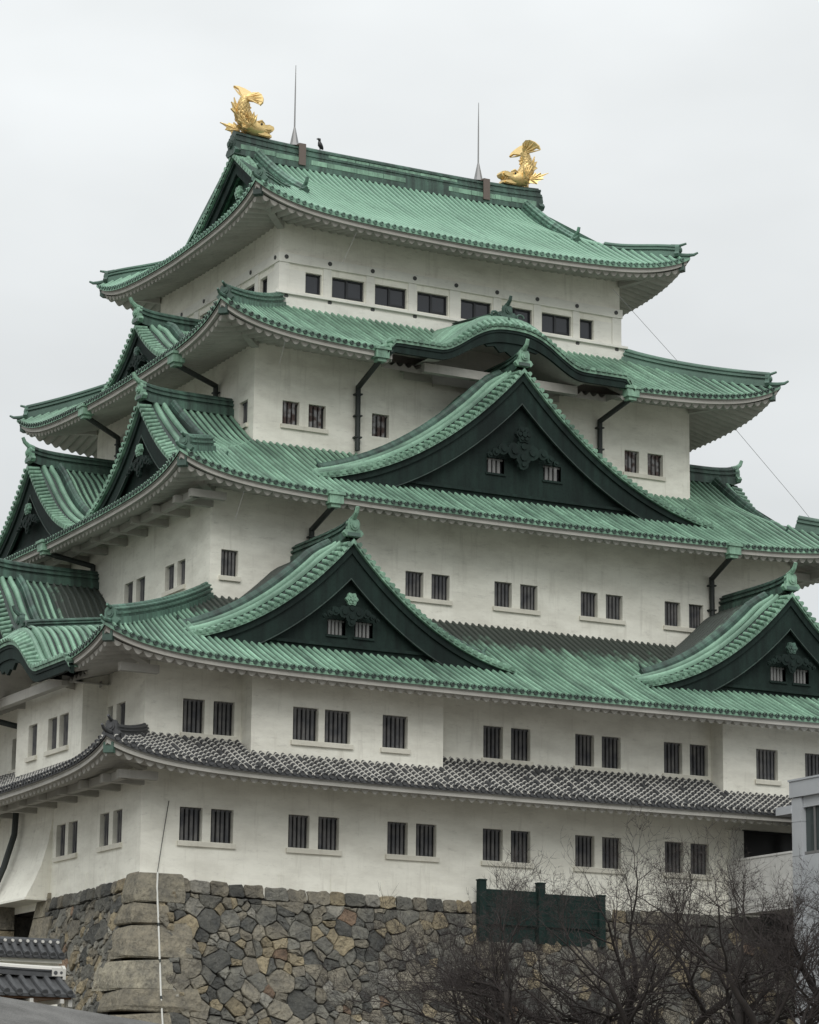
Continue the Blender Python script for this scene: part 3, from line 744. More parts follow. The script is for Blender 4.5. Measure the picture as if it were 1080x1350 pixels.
    gm.hexa([fr.P(c - wm, dw - .10, zm), fr.P(c + wm, dw - .10, zm), fr.P(c + wm, dw, zm), fr.P(c - wm, dw, zm), fr.P(c - wm, dw - .10, zm + .12), fr.P(c + wm, dw - .10, zm + .12), fr.P(c + wm, dw, zm + .12), fr.P(c - wm, dw, zm + .12)])
    gm.build('gable_wall', [wallmat], part)
    for h in holes:
        fw = Fr(fr.o[0] + fr.d.x * dw, fr.o[1] + fr.d.y * dw, fr.u.xy, fr.d.xy)
        wn = lattice_window(fw, h, 3 if len(wins) == 2 and wins[1][0] > .8 else 4, BARL, part, .2)
        sm = MB(); fbox(sm, fw, h[0] - .06, h[1] + .06, -.06, 0, h[2] - .1, h[2] - .02); sm.build('window_sill', [DARKC], wn)
    gegyo(fr, c, dface + .18, oz if oz is not None else za - H * .36, osc, part, flower)
    # ridge
    rm = MB(); e2 = ridge_end if ridge_end else dback
    path = [fr.P(c, dface + .02 + (e2 - dface) * k / 10, za + .02 + .22 * exp(-k * 10 / 10 / 1.6)) for k in range(11)]
    rm.sweep(path, fr.u, rsec(1.0, 1.05), False, 0); rm.build('ridge', [RIDGEC], part)
    om = MB(); oni(om, path[0] + Vector((0, 0, -.05)), fr.u, -fr.d, .92); om.build('ridge_ornament', [MINT2], part)
    return part

# --- tier 1 (grey tile), 2, 3, 4
t1 = Tier(1, -3.50, 2.6, .50, .03, 2.5, .60, .42, 'tile'); t1.build('narrow grey tiled roof with white mortar between the first and second storeys')
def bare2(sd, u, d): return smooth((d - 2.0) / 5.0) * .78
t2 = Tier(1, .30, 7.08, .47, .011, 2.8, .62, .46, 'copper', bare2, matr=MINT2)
kl = Kara(t2, 'left', 7.0, 6.75, 3.4, .34, 1.45, .12); t2.cuts['left'] = kl.cut
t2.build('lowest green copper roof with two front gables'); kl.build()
t3 = Tier(3, 8.10, 5.68, .50, .016, 2.5, .66, .48, 'copper', matr=MINT2); t3.ext = (2.75, 5.68, 7.86); t3.build('third green copper roof with one broad front gable')
t4 = Tier(4, 15.10, 5.03, .50, .018, 2.9, .75, .55, 'copper', matr=MINT2)
kf = Kara(t4, 'front', 18.0, 5.95, 3.5, .60, 1.32, .12); t4.cuts['front'] = kf.cut
t4.build('fourth green copper roof with the undulating front gable'); kf.build()
# --- top roof
GX0, GX1, GWL = 10.1, 25.95, 10.85
t5 = Tier(5, 21.40, 8.65, .46, .0195, 2.3, .72, .50, 'copper', gx=(GX0, GX1, GWL), matr=MINT); t5.build('topmost green hip and gable roof')

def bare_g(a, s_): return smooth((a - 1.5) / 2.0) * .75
# gables on the front of roof 2, roof 3
gable(t2, 'front', 8.03, 2.05, 7.15, 5.95, 1.50, 7.1, .90, (2.28, 2.86), ((-.82, -.06), (.32, 1.1)), MINT2, 3.62, .70, bare=bare_g)
gable(t2, 'front', 28.25, 2.05, 7.15, 5.95, 1.50, 7.1, .90, (2.28, 2.86), ((-.82, -.06), (.32, 1.1)), RIDGEC, 3.62, .70, bare=bare_g)
gable(t3, 'front', 18.15, 2.05, 9.4, 15.15, 9.42, 5.75, .93, (10.64, 11.26), ((-1.5, -.68), (1.2, 2.05)), DARKC, 12.3, 1.0)
# left face gables
GW = dict(wallmat=DARKC)
gable(t2, 'left', 15.9, 2.1, 7.0, 6.5, 1.35, 7.15, .6, None, (), RIDGEC, 3.8, .7, bare=bare_g)
def zmain3(s_): d = 7.86 - s_; return t3.ze + t3.prof(max(0, d)) + .06
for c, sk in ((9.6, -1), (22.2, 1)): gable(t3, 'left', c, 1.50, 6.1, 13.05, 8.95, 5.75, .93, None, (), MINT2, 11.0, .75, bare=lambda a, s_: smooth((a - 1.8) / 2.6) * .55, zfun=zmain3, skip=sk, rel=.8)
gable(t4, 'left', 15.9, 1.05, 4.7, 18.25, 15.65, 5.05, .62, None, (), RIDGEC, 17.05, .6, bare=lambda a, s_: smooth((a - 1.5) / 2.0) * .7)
# right face gables (only their ridges rise behind the wall)
for c, sk in ((9.6, -1), (22.2, 1)): gable(t3, 'right', c, 1.50, 6.1, 13.05, 8.95, 5.75, .93, None, (), RIDGEC, 11.0, .75, zfun=zmain3, skip=sk, rel=.8)

# top gable ends, main ridge
def z5(d): return t5.ze + t5.prof(d)
for gx, sg, wl in ((GX0, 1, GWL), (GX1, -1, t5.X1 - (GWL - t5.X0))):
    mb = MB(); yc = 15.925; wtop = t5.D - (GX0 - t5.X0) + .5
    def zt(s_): return z5(t5.D - s_)
    def sl(s_): return t5.a + 2 * t5.b * (t5.D - s_)
    bm = MB(); n = 14; gw = MB()
    for sy in (-1, 1):
        s_ = .2
        while s_ < wtop:
            k = -sl(s_); tv = (Vector((0, sy, 0)) + Vector((0, 0, k))).normalized()
            mb.sweep([Vector((gx - sg * .06, yc + sy * s_, zt(s_))), Vector((gx + sg * .5, yc + sy * s_, zt(s_)))], tv, [(-.11, -.08)] + semi(.105, 6, .03) + [(.11, -.08)], False, 0)
            s_ += .30 / sqrt(1 + k * k)
        for dd, r in ((.58, .10),):
            mb.sweep([Vector((gx + sg * dd, yc + sy * wtop * i / n, zt(wtop * i / n) + .04)) for i in range(n + 1)], Vector((1, 0, 0)), [(-r, -.03)] + semi(r, 7, .06) + [(r, -.03)], False, 0)
        for d0_, d1_, a0, wd in ((.20, .34, .12, .58), (.10, .20, .12, .20)):
            vs = []
            for i in range(n + 1):
                s_ = wtop * i / n; q = sqrt(1 + sl(s_) ** 2); top = zt(s_) - a0 * q
                for d, z in ((d0_, top), (d0_, top - wd * q), (d1_, top - wd * q), (d1_, top)): vs.append((gx + sg * d, yc + sy * s_, z))
            bm.add(vs, [(4 * i + k, 4 * i + (k + 1) % 4, 4 * i + 4 + (k + 1) % 4, 4 * i + 4 + k) for i in range(n) for k in range(4)])
        gw.add([p for i in range(n + 1) for p in ((wl, yc + sy * wtop * i / n, zt(wtop * i / n) - .12), (wl, yc + sy * wtop * i / n, z5(GWL - t5.X0) - .3))], [(2 * i, 2 * i + 1, 2 * i + 3, 2 * i + 2) for i in range(n)])
        mb.add([p for i in range(n + 1) for p in ((gx, yc + sy * wtop * i / n, zt(wtop * i / n)), (gx, yc + sy * wtop * i / n, zt(wtop * i / n) - .16), (wl, yc + sy * wtop * i / n, zt(wtop * i / n) - .16))],
               [(3 * i + k, 3 * i + 3 + k, 3 * i + 4 + k, 3 * i + 1 + k) for i in range(n) for k in range(2)])
    g_ = mb.build('gable', [MINT2], KEEP)
    bm.build('barge_board', [DARKC], g_); gw.build('gable_wall', [PAN], g_)
    fr = Fr(gx, 0, (0, 1), (sg, 0)); gegyo(fr, yc, .42, zt(0) - 1.75, .85, g_, MINT2)
    for sy in (-1, 1):                                  # descending ridges on the main slopes
        km = MB(); ks = [.45 + 4.75 * i / 14 for i in range(15)]
        path = [Vector((gx + sg * (.98 + .10 * (i / 14) ** 2), yc + sy * s_, zt(s_) + .06 + .10 * (i / 14) ** 3)) for i, s_ in enumerate(ks)]
        km.sweep(path, Vector((1, 0, 0)), rsec(.80, .92), False, 0)
        oni(km, path[-1] + Vector((0, sy * .05, .0)), Vector((1, 0, 0)), Vector((0, sy, 0)), .85)
        km.build('descending_ridge', [HIPC], g_)
mb = MB(); YR = 15.925
zr0 = z5(t5.D)
def ridge_z(x): q = abs(x - 18.03) / 7.95; return zr0 + .16 * q ** 4
path = [Vector((GX0 - .05 + (GX1 - GX0 + .1) * i / 24, YR, ridge_z(GX0 - .05 + (GX1 - GX0 + .1) * i / 24))) for i in range(25)]
mb.sweep(path, Vector((0, 1, 0)), [(-.42, -.25), (-.42, .26), (-.34, .27), (-.34, .42), (-.38, .43), (-.38, .52), (-.28, .53), (-.28, .70), (-.33, .71), (-.33, .80), (-.16, .84), (-.12, .93), (0, .97), (.12, .93), (.16, .84), (.33, .80), (.33, .71), (.28, .70), (.28, .53), (.38, .52), (.38, .43), (.34, .42), (.34, .27), (.42, .26), (.42, -.25)], False, 0)
rr = random.Random(3)
for sy in (-1, 1):                                      # copper sheets of the ridge courses
    for z0_, z1_, off in ((.0, .25, .425), (.54, .69, .285)):
        x = GX0 + .2
        while x < GX1 - .8:
            ln = rr.uniform(.6, 1.5)
            if rr.random() < .62: mb.box(x, x + ln - .03, YR + sy * off - .012, YR + sy * off + .012, ridge_z(x) + z0_ + .02, ridge_z(x) + z1_ - .01, 1)
            x += ln
ridge = mb.build('main_ridge', [RIDGEC, MINT2], KEEP)
mb = MB()
for gx, sg in ((GX0, -1), (GX1, 1)): oni(mb, Vector((gx + sg * .1, YR, zr0 + .06)), Vector((0, 1, 0)), Vector((sg, 0, 0)), 1.15, False)
mb.build('ridge_ornament', [RIDGEC], ridge)

# downpipes with leaf boxes
def downpipe(fr, ue, ze, uw, zt_, zb, dw):
    """fr plane d=0 at the eave edge, wall at d=dw"""
    mb = MB(); P = fr.P
    fbox(mb, fr, ue - .30, ue + .30, -.10, .42, ze - .36, ze - .02, 1); fbox(mb, fr, ue - .36, ue + .36, -.16, .46, ze - .02, ze + .09, 1)
    fbox(mb, fr, ue - .2, ue + .2, -.02, .35, ze - .5, ze - .36, 1)
    a = P(ue, .2, ze - .42); b = P(uw, dw - .16, zt_); c = P(uw, dw - .16, zb)
    mb.tube([a, a + (b - a) * .5, b], .115, 8, 0); mb.tube([b + Vector((0, 0, .06)), c], .115, 8, 0)
    for k in range(3): z = zt_ - .3 - k * (zt_ - zb - .4) / 2.5; fbox(mb, fr, uw - .16, uw + .16, dw - .28, dw, z - .03, z + .03, 0)
    mb.build('downpipe', [IRON, MINT2], KEEP)
F4E = t4.sides['front'][0]; F3E = t3.sides['front'][0]; L4E = t4.sides['left'][0]; L3E = t3.sides['left'][0]; L2E = t2.sides['left'][0]
downpipe(F4E, 11.85, 15.22, 12.18, 14.3, 11.6, 2.9); downpipe(F4E, 23.9, 15.22, 23.97, 14.4, 11.6, 2.9)
downpipe(F3E, 8.47, 8.2, 8.6, 7.25, 4.2, 2.5); downpipe(F3E, 27.1, 8.2, 27.55, 7.25, 4.2, 2.5)
downpipe(L4E, 9.15, 15.1, 10.9, 14.55, 12.9, 2.9); downpipe(L4E, 19.0, 15.1, 21.5, 14.6, 12.9, 2.9)
downpipe(L3E, 15.95, 8.15, 16.0, 7.4, 6.9, 2.5)
downpipe(L2E, 11.4, .35, 10.75, -.6, -2.3, 2.75)
# stone-drop skirt on the left face, with its downpipe
mb = MB(); zs = [-3.4, -4.3, -5.2, -6.1, -6.8, -7.34]; of = [0.0, .02, .16, .42, .72, 1.02]
for y0_, y1_ in ((8.75, 12.6),):
    vs = [p for z, o_ in zip(zs, of) for p in ((-o_, y0_, z), (-o_, y1_, z))]
    mb.add(vs, [(2 * i, 2 * i + 2, 2 * i + 3, 2 * i + 1) for i in range(5)])
    for y_ in (y0_, y1_): mb.add([(-o_, y_, z) for z, o_ in zip(zs, of)] + [(0.02, y_, -7.34), (0.02, y_, -3.4)], [tuple(range(8))])
    mb.box(-1.04, .02, y0_ - .04, y1_ + .04, -7.42, -7.34)
mb.build('stone_drop_skirt', [WALL], KEEP)
mb = MB(); mb.tube([Vector((-.3, 12.0, -3.2)), Vector((-.35, 12.0, -4.6)), Vector((-.7, 12.1, -5.9)), Vector((-1.25, 12.3, -7.4)), Vector((-1.3, 12.3, -9.0))], .13, 8); mb.build('downpipe', [IRON], KEEP)
# ------------------------------------------------------------------ stone base
ZB0 = -18.7
def boff(h): return .205 * h + .0045 * h * h
def ztop(u): return -7.02 - .34 * (1 - exp(-max(u, 0) / 4.2)) if u < 18 else -7.02 - .34 * (1 - exp(-max(36.2 - u, 0) / 4.2))
rs = random.Random(11)
def stone_col(corner=False):
    r = rs.random()
    if corner: base = rs.choice([(.31, .275, .205), (.34, .305, .235), (.27, .25, .205), (.34, .32, .265)])
    elif r < .34: base = (.195, .195, .18)
    elif r < .52: base = (.115, .118, .115)
    elif r < .80: base = (.25, .235, .20)
    elif r < .93: base = (.31, .27, .195)
    elif r < .99: base = (.31, .305, .28)
    else: base = (.225, .165, .125)
    k = rs.uniform(.8, 1.2); return tuple(c * k for c in base)
def clip(poly, px, py, nx, ny):
    outp = []
    for i in range(len(poly)):
        a = poly[i]; b = poly[(i + 1) % len(poly)]; da = (a[0] - px) * nx + (a[1] - py) * ny; db = (b[0] - px) * nx + (b[1] - py) * ny
        if da <= 0: outp.append(a)
        if da * db < 0: t = da / (da - db); outp.append((a[0] + (b[0] - a[0]) * t, a[1] + (b[1] - a[1]) * t))
    return outp
def stone_face(mb, fr, u0, u1, holes=()):
    """irregular dry-laid stones over the battered face; local (u, h) with h measured down from the top course"""
    Hh = 11.6
    def P(u, h, o_=0): return fr.P(u, -boff(max(h, 0)) - o_, ztop(u) - h)
    n = 24; k = 10
    vs = [P(u0 + (u1 - u0) * i / n, Hh * j / k, -.10) for i in range(n + 1) for j in range(k + 1)]
    mb.add(vs, [(i * (k + 1) + j, (i + 1) * (k + 1) + j, (i + 1) * (k + 1) + j + 1, i * (k + 1) + j + 1) for i in range(n) for j in range(k)], 1, None, (.03, .03, .03))
    def stone(poly, col, gap=.013, bulge=None):
        if len(poly) < 3: return
        q = []                                          # rough outline: extra points along the longer edges, nudged
        for i in range(len(poly)):
            a, b = poly[i], poly[(i + 1) % len(poly)]; ln = sqrt((a[0] - b[0]) ** 2 + (a[1] - b[1]) ** 2)
            q.append((a[0] + rs.gauss(0, .012), a[1] + rs.gauss(0, .012)))
            if ln > .28:
                k = 2 if ln > .55 else 1
                for j in range(k):
                    f = (j + 1) / (k + 1) + rs.uniform(-.1, .1); e = rs.gauss(-.012, .022); q.append((a[0] + (b[0] - a[0]) * f - (b[1] - a[1]) / ln * e, a[1] + (b[1] - a[1]) * f + (b[0] - a[0]) / ln * e))
        poly = q
        cx = sum(p[0] for p in poly) / len(poly); cy = sum(p[1] for p in poly) / len(poly)
        def sc_(d_):
            out_ = []
            for p in poly:
                r = max(.05, sqrt((p[0] - cx) ** 2 + (p[1] - cy) ** 2)); f = max(.25, 1 - d_ / r); out_.append((cx + (p[0] - cx) * f, cy + (p[1] - cy) * f))
            return out_
        b = bulge if bulge is not None else rs.uniform(.0, .11); tx, ty = rs.uniform(-.16, .16), rs.uniform(-.13, .13)
        m = len(poly); pl = lambda x, y, o_: P(x, y, o_ + (x - cx) * tx + (y - cy) * ty)
        V = [P(x, y, -.10) for x, y in sc_(gap)]
        V += [pl(x, y, b * .7 + rs.gauss(0, .010)) for x, y in sc_(gap + rs.uniform(0, .012))]
        V += [pl(x, y, b + .022 + rs.gauss(0, .012)) for x, y in sc_(gap + rs.uniform(.02, .05))]
        V += [pl(x, y, b + .034 + rs.gauss(0, .020)) for x, y in sc_(gap + rs.uniform(.10, .18))]
        V.append(pl(cx, cy, b + .036 + rs.gauss(0, .022)))
        fs = [(q * m + i, q * m + (i + 1) % m, (q + 1) * m + (i + 1) % m, (q + 1) * m + i) for q in range(3) for i in range(m)] + [(3 * m + i, 3 * m + (i + 1) % m, 4 * m) for i in range(m)]
        mb.add(V, fs, 0, None, col)
    def rough_rect(a, b, c, d):
        j = lambda: rs.uniform(-.03, .03); cc = .07
        return [(a + cc + j(), c + j()), ((a + b) / 2, c + j()), (b - cc + j(), c + j()), (b + j(), c + cc), (b + j(), d - cc), (b - cc, d + j()), ((a + b) / 2, d + j()), (a + cc, d + j()), (a + j(), d - cc), (a + j(), c + cc)]
    # top course
    u = u0 + 1.2
    while u < u1 - .3:
        wv = rs.uniform(.5, 1.0); wv = min(wv, u1 - u); stone(rough_rect(u, u + wv, .02, .52 + rs.uniform(-.04, .04)), stone_col(), .015, rs.uniform(.03, .07)); u += wv
    # quoins
    h = .0; i = 0
    qs = []
    while h < Hh - .5:
        hh = rs.uniform(1.1, 1.3); ln = (1.62, .95)[(i + (0 if fr.u.x else 1)) % 2] + rs.uniform(-.15, .1); qs.append((h, hh, ln)); h += hh; i += 1
    def inq(u, h_):
        for a, b, c in qs:
            if a <= h_ <= a + b: return u < u0 + c
        return False
    # field
    seeds = []; grid = {}
    for _ in range(15000):
        a = rs.uniform(u0 - .3, u1 + .5); b = rs.uniform(.5, Hh + .5); dmin = .15 + .62 * rs.random() ** 1.35
        ga, gb = int(a // .9), int(b // .9)
        ok = all(((a - q[0]) / 1.32) ** 2 + ((b - q[1]) / .92) ** 2 > (.5 * (dmin + q[2])) ** 2 for i in (-1, 0, 1) for j in (-1, 0, 1) for q in grid.get((ga + i, gb + j), ()))
        if ok: seeds.append((a, b, dmin)); grid.setdefault((ga, gb), []).append((a, b, dmin))
    for i, (a, b, dm) in enumerate(seeds):
        if a < u0 + .75 or b > Hh or a > u1: continue
        poly = [(a - 1.2, b - 1.2), (a + 1.2, b - 1.2), (a + 1.2, b + 1.2), (a - 1.2, b + 1.2)]
        poly = clip(poly, 0, .55, 0, -1); poly = clip(poly, u1, 0, 1, 0)
        for q in (q for q in qs if q[0] - .9 < b < q[0] + q[1] + .9):
            if q[0] - .1 <= b <= q[0] + q[1] + .1: poly = clip(poly, u0 + .55, 0, -1, 0)
        for j, (c, d, dm2) in enumerate(seeds):
            if j == i or abs(c - a) > 2 or abs(d - b) > 2: continue
            nx, ny = c - a, d - b; q = nx * nx + ny * ny; tt = .5 + .5 * (dm * dm - dm2 * dm2) * .55 / max(q, .2); tt = min(.72, max(.28, tt))
            poly = clip(poly, a + nx * tt, b + ny * tt, nx, ny)
            if len(poly) < 3: break
        if len(poly) >= 3: stone(poly, stone_col())
    return qs, P, stone, rough_rect
STONES = MB()
stone_face(STONES, FRONT1, 0, 36.2)
stone_face(STONES, LEFT1, 0, 9.66)
# quoins: long and short corner blocks, each one block on both faces
h = 0.0; i = 0
while h < 11.4:
    hh = rs.uniform(.65, 1.25); lx, ly = ((1.75, 1.0), (1.05, 1.7))[i % 2]; lx += rs.uniform(-.25, .3); ly += rs.uniform(-.15, .2); col = stone_col(True)
    g_ = .018; zt0 = -7.02 - h - (0 if i else -.0); zb0 = zt0 - hh + .045; o0 = boff(h) + .02 + rs.uniform(0, .05); o1 = boff(h + hh) + .02 + rs.uniform(0, .05)
    bv = .10
    tp = [(-o0, -o0), (lx, -o0), (lx, .3), (-o0 + .02, .3)]
    ring_ = lambda o_, z, e: [Vector((-o_ + e, -o_ + e + bv * .6, z)), Vector((-o_ + e + bv * .6, -o_ + e, z)), Vector((lx * .5, -o_ + e + rs.uniform(-.03, .03), z)), Vector((lx - e, -o_ + e, z)), Vector((lx - e, .3, z)), Vector((.3, .3, z)), Vector((.3, ly - e, z)), Vector((-o_ + e, ly - e, z)), Vector((-o_ + e + rs.uniform(-.03, .03), ly * .5, z))]
    dz0 = rs.uniform(-.05, .05)
    sl0, sl1 = rs.uniform(-.15, .15), rs.uniform(-.08, .08)
    def jr(pts, z_t): return [p + Vector((rs.gauss(0, .022), rs.gauss(0, .022), (p.x * sl0 + p.y * sl1) * z_t + rs.gauss(0, .012))) for p in pts]
    rings = [jr(ring_(o0, zt0, .03), 1 if i else 0), jr(ring_(o0 + .015, zt0 - .05, 0), 1 if i else 0), jr(ring_(o0 * .6 + o1 * .4 + .04, zt0 * .6 + zb0 * .4, -.01), .5), jr(ring_(o0 * .25 + o1 * .75 + .03, zt0 * .25 + zb0 * .75, -.01), .3), jr(ring_(o1, zb0 + .05, 0), 0), ring_(o1 - .02, zb0, .03)]
    V = [p for r_ in rings for p in r_]; m = 9
    STONES.add(V, [(q * m + j, q * m + (j + 1) % m, (q + 1) * m + (j + 1) % m, (q + 1) * m + j) for q in range(5) for j in range(m)] + [tuple(range(m)), tuple(5 * m + j for j in range(m))], 0, None, col)
    h += hh; i += 1
# coursed jamb stones of the gate gap on the left face
h = 0
while h < 5.5:
    hh = .95 if h < 2 else .7; o_ = boff(h + hh / 2) + .12
    col = stone_col(True); ln = 1.9 if int(h * 2) % 2 else 1.1
    STONES.hexa([Vector((-boff(h + hh) - .1, 9.72 - ln, -7.13 - h - hh + .03)), Vector((2.5, 9.72 - ln, -7.13 - h - hh + .03)), Vector((2.5, 9.72, -7.13 - h - hh + .03)), Vector((-boff(h + hh) - .1, 9.72, -7.13 - h - hh + .03)),
                 Vector((-boff(h) - .1, 9.72 - ln, -7.13 - h)), Vector((2.5, 9.72 - ln, -7.13 - h)), Vector((2.5, 9.72, -7.13 - h)), Vector((-boff(h) - .1, 9.72, -7.13 - h))], 0, col)
    h += hh
# gate gap and the wall beyond it
STONES.box(2.4, 2.6, 9.6, 13.6, -18.6, -7.3, 1, (.02, .02, .02)); STONES.box(-.6, 6, 13.0, 31.8, -18.6, -7.35, 0, (.14, .135, .12)); 
STONES.box(.3, 35.9, .35, 31.5, -7.75, -7.4, 1, (.03, .03, .03))
for hh_ in range(6): STONES.box(-.9 - .2 * hh_, 0, 12.55, 13.4, -8.3 - hh_ * .95, -7.4 - hh_ * .95, 0, stone_col(False))
sb = STONES.build('stone_base', [STONE, JOINT]); tag(sb, 'battered stone wall of irregular grey and tan boulders carrying the white castle keep', 'stone wall')

# ------------------------------------------------------------------ ground
mb = MB(); mb.add([(-3000, -3000, -18.6), (3000, -3000, -18.6), (3000, 3000, -18.6), (-3000, 3000, -18.6)], [(0, 1, 2, 3)])
o = mb.build('ground', [GROUND]); o['kind'] = 'structure'; o['label'] = 'pale gravel ground of the castle yard'
# paved ramp climbing along the left foot of the base
mb = MB(); mb.hexa([Vector(p) for p in ((-20, -34, -18.7), (6, -34, -18.7), (6, -16, -18.7), (-20, -16, -18.7), (-20, -34, -16.4), (6, -34, -18.4), (1.2, -16.5, -14.05), (-20, -16.5, -11.45))])
o = mb.build('ramp', [RAMP]); o['kind'] = 'structure'; o['label'] = 'weathered grey paved slope at the foot of the stone base'

# ------------------------------------------------------------------ golden fish on the main ridge
def fish(x, sg, zb, lobes, label):
    """tail-up golden fish, head towards the middle of the ridge (local +X * sg)"""
    root = thing('golden_fish_statue', label, 'fish statue', (x, YR, zb), 'golden fish on the ridge')
    def W(a, y, z): return Vector((x + sg * a * .94, YR + y * .94, zb + z * .93))
    mb = MB()
    sp = [(.62, .36, .25, .24), (.30, .36, .36, .34), (-.02, .38, .44, .40), (-.34, .52, .40, .40), (-.55, .82, .32, .36), (-.62, 1.15, .27, .30), (-.58, 1.46, .22, .24), (-.52, 1.74, .17, .18), (-.46, 1.95, .12, .12)]
    pts = [W(a, 0, z) for a, z, _, _ in sp]; vs = []; ns = 14
    for i, (a, z, ry, rn) in enumerate(sp):
        t = (pts[min(i + 1, len(pts) - 1)] - pts[max(0, i - 1)]).normalized(); nrm = Vector((0, 1, 0)).cross(t)
        for j in range(ns):
            q = 2 * pi * j / ns; vs.append(pts[i] + Vector((0, 1, 0)) * (ry * cos(q)) + nrm * (rn * sin(q)))
    n = len(sp)
    mb.add(vs, [(i * ns + j, i * ns + (j + 1) % ns, (i + 1) * ns + (j + 1) % ns, (i + 1) * ns + j) for i in range(n - 1) for j in range(ns)] + [tuple(range(ns)), tuple((n - 1) * ns + j for j in range(ns))])
    # overlapping scales
    for i in range(14):
        f = i / 13 * 4.6 + 2.6; k = int(f); fr_ = f - k; k2 = min(k + 1, n - 1)
        p = pts[min(k, n - 1)].lerp(pts[k2], fr_); t = (pts[k2] - pts[max(k - 1, 0)]).normalized(); nrm = Vector((0, 1, 0)).cross(t)
        ry = sp[min(k, n - 1)][2] * (1 - fr_) + sp[k2][2] * fr_; rn = sp[min(k, n - 1)][3] * (1 - fr_) + sp[k2][3] * fr_
        for j in range(12):
            q = 2 * pi * (j + .5 * (i % 2)) / 12; c = p + Vector((0, 1, 0)) * (ry * cos(q) * .97) + nrm * (rn * sin(q) * .97); o_ = (c - p).normalized(); sd_ = t.cross(o_)
            mb.add([c - sd_ * .085 - t * .04, c + sd_ * .085 - t * .04, c + sd_ * .06 + t * .10 + o_ * .035, c + t * .14 + o_ * .045, c - sd_ * .06 + t * .10 + o_ * .035, c + o_ * .05], [(0, 1, 5), (1, 2, 5), (2, 3, 5), (3, 4, 5), (4, 0, 5)])
    body = mb.build('body', [GOLD], root, True)
    hb_ = MB()
    up_ = [(-.1, .62), (.12, .76), (.34, .70), (.50, .60), (.74, .66), (.95, .60), (1.0, .48), (.93, .36), (.70, .30), (.3, .30), (-.05, .35)]
    lo_ = [(-.15, .30), (.35, .26), (.62, .20), (.86, .16), (.88, .04), (.6, .0), (.2, .02), (-.2, .12)]
    for o, hw in ((up_, .30), (lo_, .26)):
        for sy in (-1, 1):
            hb_.prism([W(a, 0, z) for a, z in o], Vector((0, sy * hw * .75, 0)))
            cx = sum(a for a, _ in o) / len(o); cz = sum(z for _, z in o) / len(o)
            hb_.prism([W(cx + (a - cx) * .78, sy * hw * .75, cz + (z - cz) * .74) for a, z in o], Vector((0, sy * hw * .32, 0)))
    for sy in (-1, 1):
        c = W(.26, sy * .31, .56); hb_.prism([c + Vector((sg * .10 * a, 0, .09 * b)) for a, b in ring(1, 10)], Vector((0, sy * .05, 0)))
        hb_.prism([c + Vector((sg * .05 * a, sy * .05, .05 * b)) for a, b in ring(1, 8)], Vector((0, sy * .03, 0)), 1)
        hb_.tube([W(.08, sy * .3, .66), W(.28, sy * .33, .74), W(.46, sy * .28, .64)], [.05, .06, .03], 6)
        for k in range(4): hb_.tube([W(.42 + .11 * k, sy * .2, .30), W(.44 + .11 * k, sy * .2, .20)], [.035, .012], 5)
    hb_.build('head', [GOLD, PANE], root)
    fb_ = MB()
    def fan(root_pt, tips, th, n_sp):
        """spiky fan fin from a root segment to a list of tips"""
        a0, a1 = root_pt; m = len(tips); off = th
        outl = [a0]
        for i, t in enumerate(tips):
            outl.append(t)
            if i < m - 1: mid = (t + tips[i + 1]) / 2; c = (a0 + a1) / 2; outl.append(mid + (c - mid) * .24)
        outl.append(a1); fb_.prism([p - off / 2 for p in outl], off)
        c = (a0 + a1) / 2
        for t in tips: fb_.tube([c + off * .3, c.lerp(t, .5) + off * .7, t + off * .5], [.03, .045, .012], 5); fb_.tube([c - off * .3, c.lerp(t, .5) - off * .7, t - off * .5], [.03, .045, .012], 5)
    V3 = Vector
    fan((W(-.75, 0, .62), W(-.84, 0, 1.25)), [W(-1.02, 0, .92), W(-1.22, 0, 1.20), W(-1.20, 0, 1.55), W(-1.06, 0, 1.80), W(-.9, 0, 1.52)], V3((0, .07, 0)), 3)
    fan((W(-.42, 0, 1.75), W(-.30, 0, 1.2)), [W(-.22, 0, 1.62), W(-.14, 0, 1.42), W(-.18, 0, 1.22)], V3((0, .06, 0)), 3)
    for sy in (-1, 1):
        fan((W(-.50, sy * .38, .18), W(-.62, sy * .38, .52)), [W(-.85, sy * .62, .10), W(-1.15, sy * .74, .38), W(-1.40, sy * .80, .72), W(-1.02, sy * .66, .72), W(-.82, sy * .52, .74)], V3((0, .06, 0)), 4)
        fan((W(-.10, sy * .44, .30), W(-.42, sy * .44, .46)), [W(-.08, sy * .56, .92), W(-.26, sy * .58, 1.02), W(-.44, sy * .57, 1.04), W(-.62, sy * .54, 1.05)], V3((0, .06, 0)), 4)
    c = W(-.46, 0, 1.86)
    for (tip_a, tip_y, tip_z) in lobes:
        t = W(tip_a, tip_y, tip_z); d = t - c; sd_ = Vector((sg * -.5, .35 * (1 if tip_y > 0 else -1), .9)).normalized()
        side = d.cross(Vector((0, 1, 0))); side = side.normalized() if side.length > .01 else V3((0, 0, 1))
        if side.z < 0: side = -side
        tips = [c + side * .46 + d * .12, c + side * .55 + d * .36, c + side * .48 + d * .60, c + side * .30 + d * .84, t + side * .06, t - side * .16, c - side * .02 + d * .80, c - side * .05 + d * .5]
        th = d.cross(side).normalized() * .09
        outl = [c - side * .14]
        for i, q in enumerate(reversed(tips)):
            outl.append(q)
        outl.append(c + side * .22)
        fb_.prism([q - th / 2 for q in outl], th)
        for q in tips[:6]: fb_.tube([c + th * .5, c.lerp(q, .55) + th * .75, q + th * .4], [.05, .045, .015], 5)
    fb_.build('fins', [GOLD], root)
    return root
fish(11.10, 1, ridge_z(11.1) + .93, ((-.55, .85, 2.74), (.04, -.85, 1.42)), 'golden fish statue on the higher-looking ridge end, above the steep dark top gable')
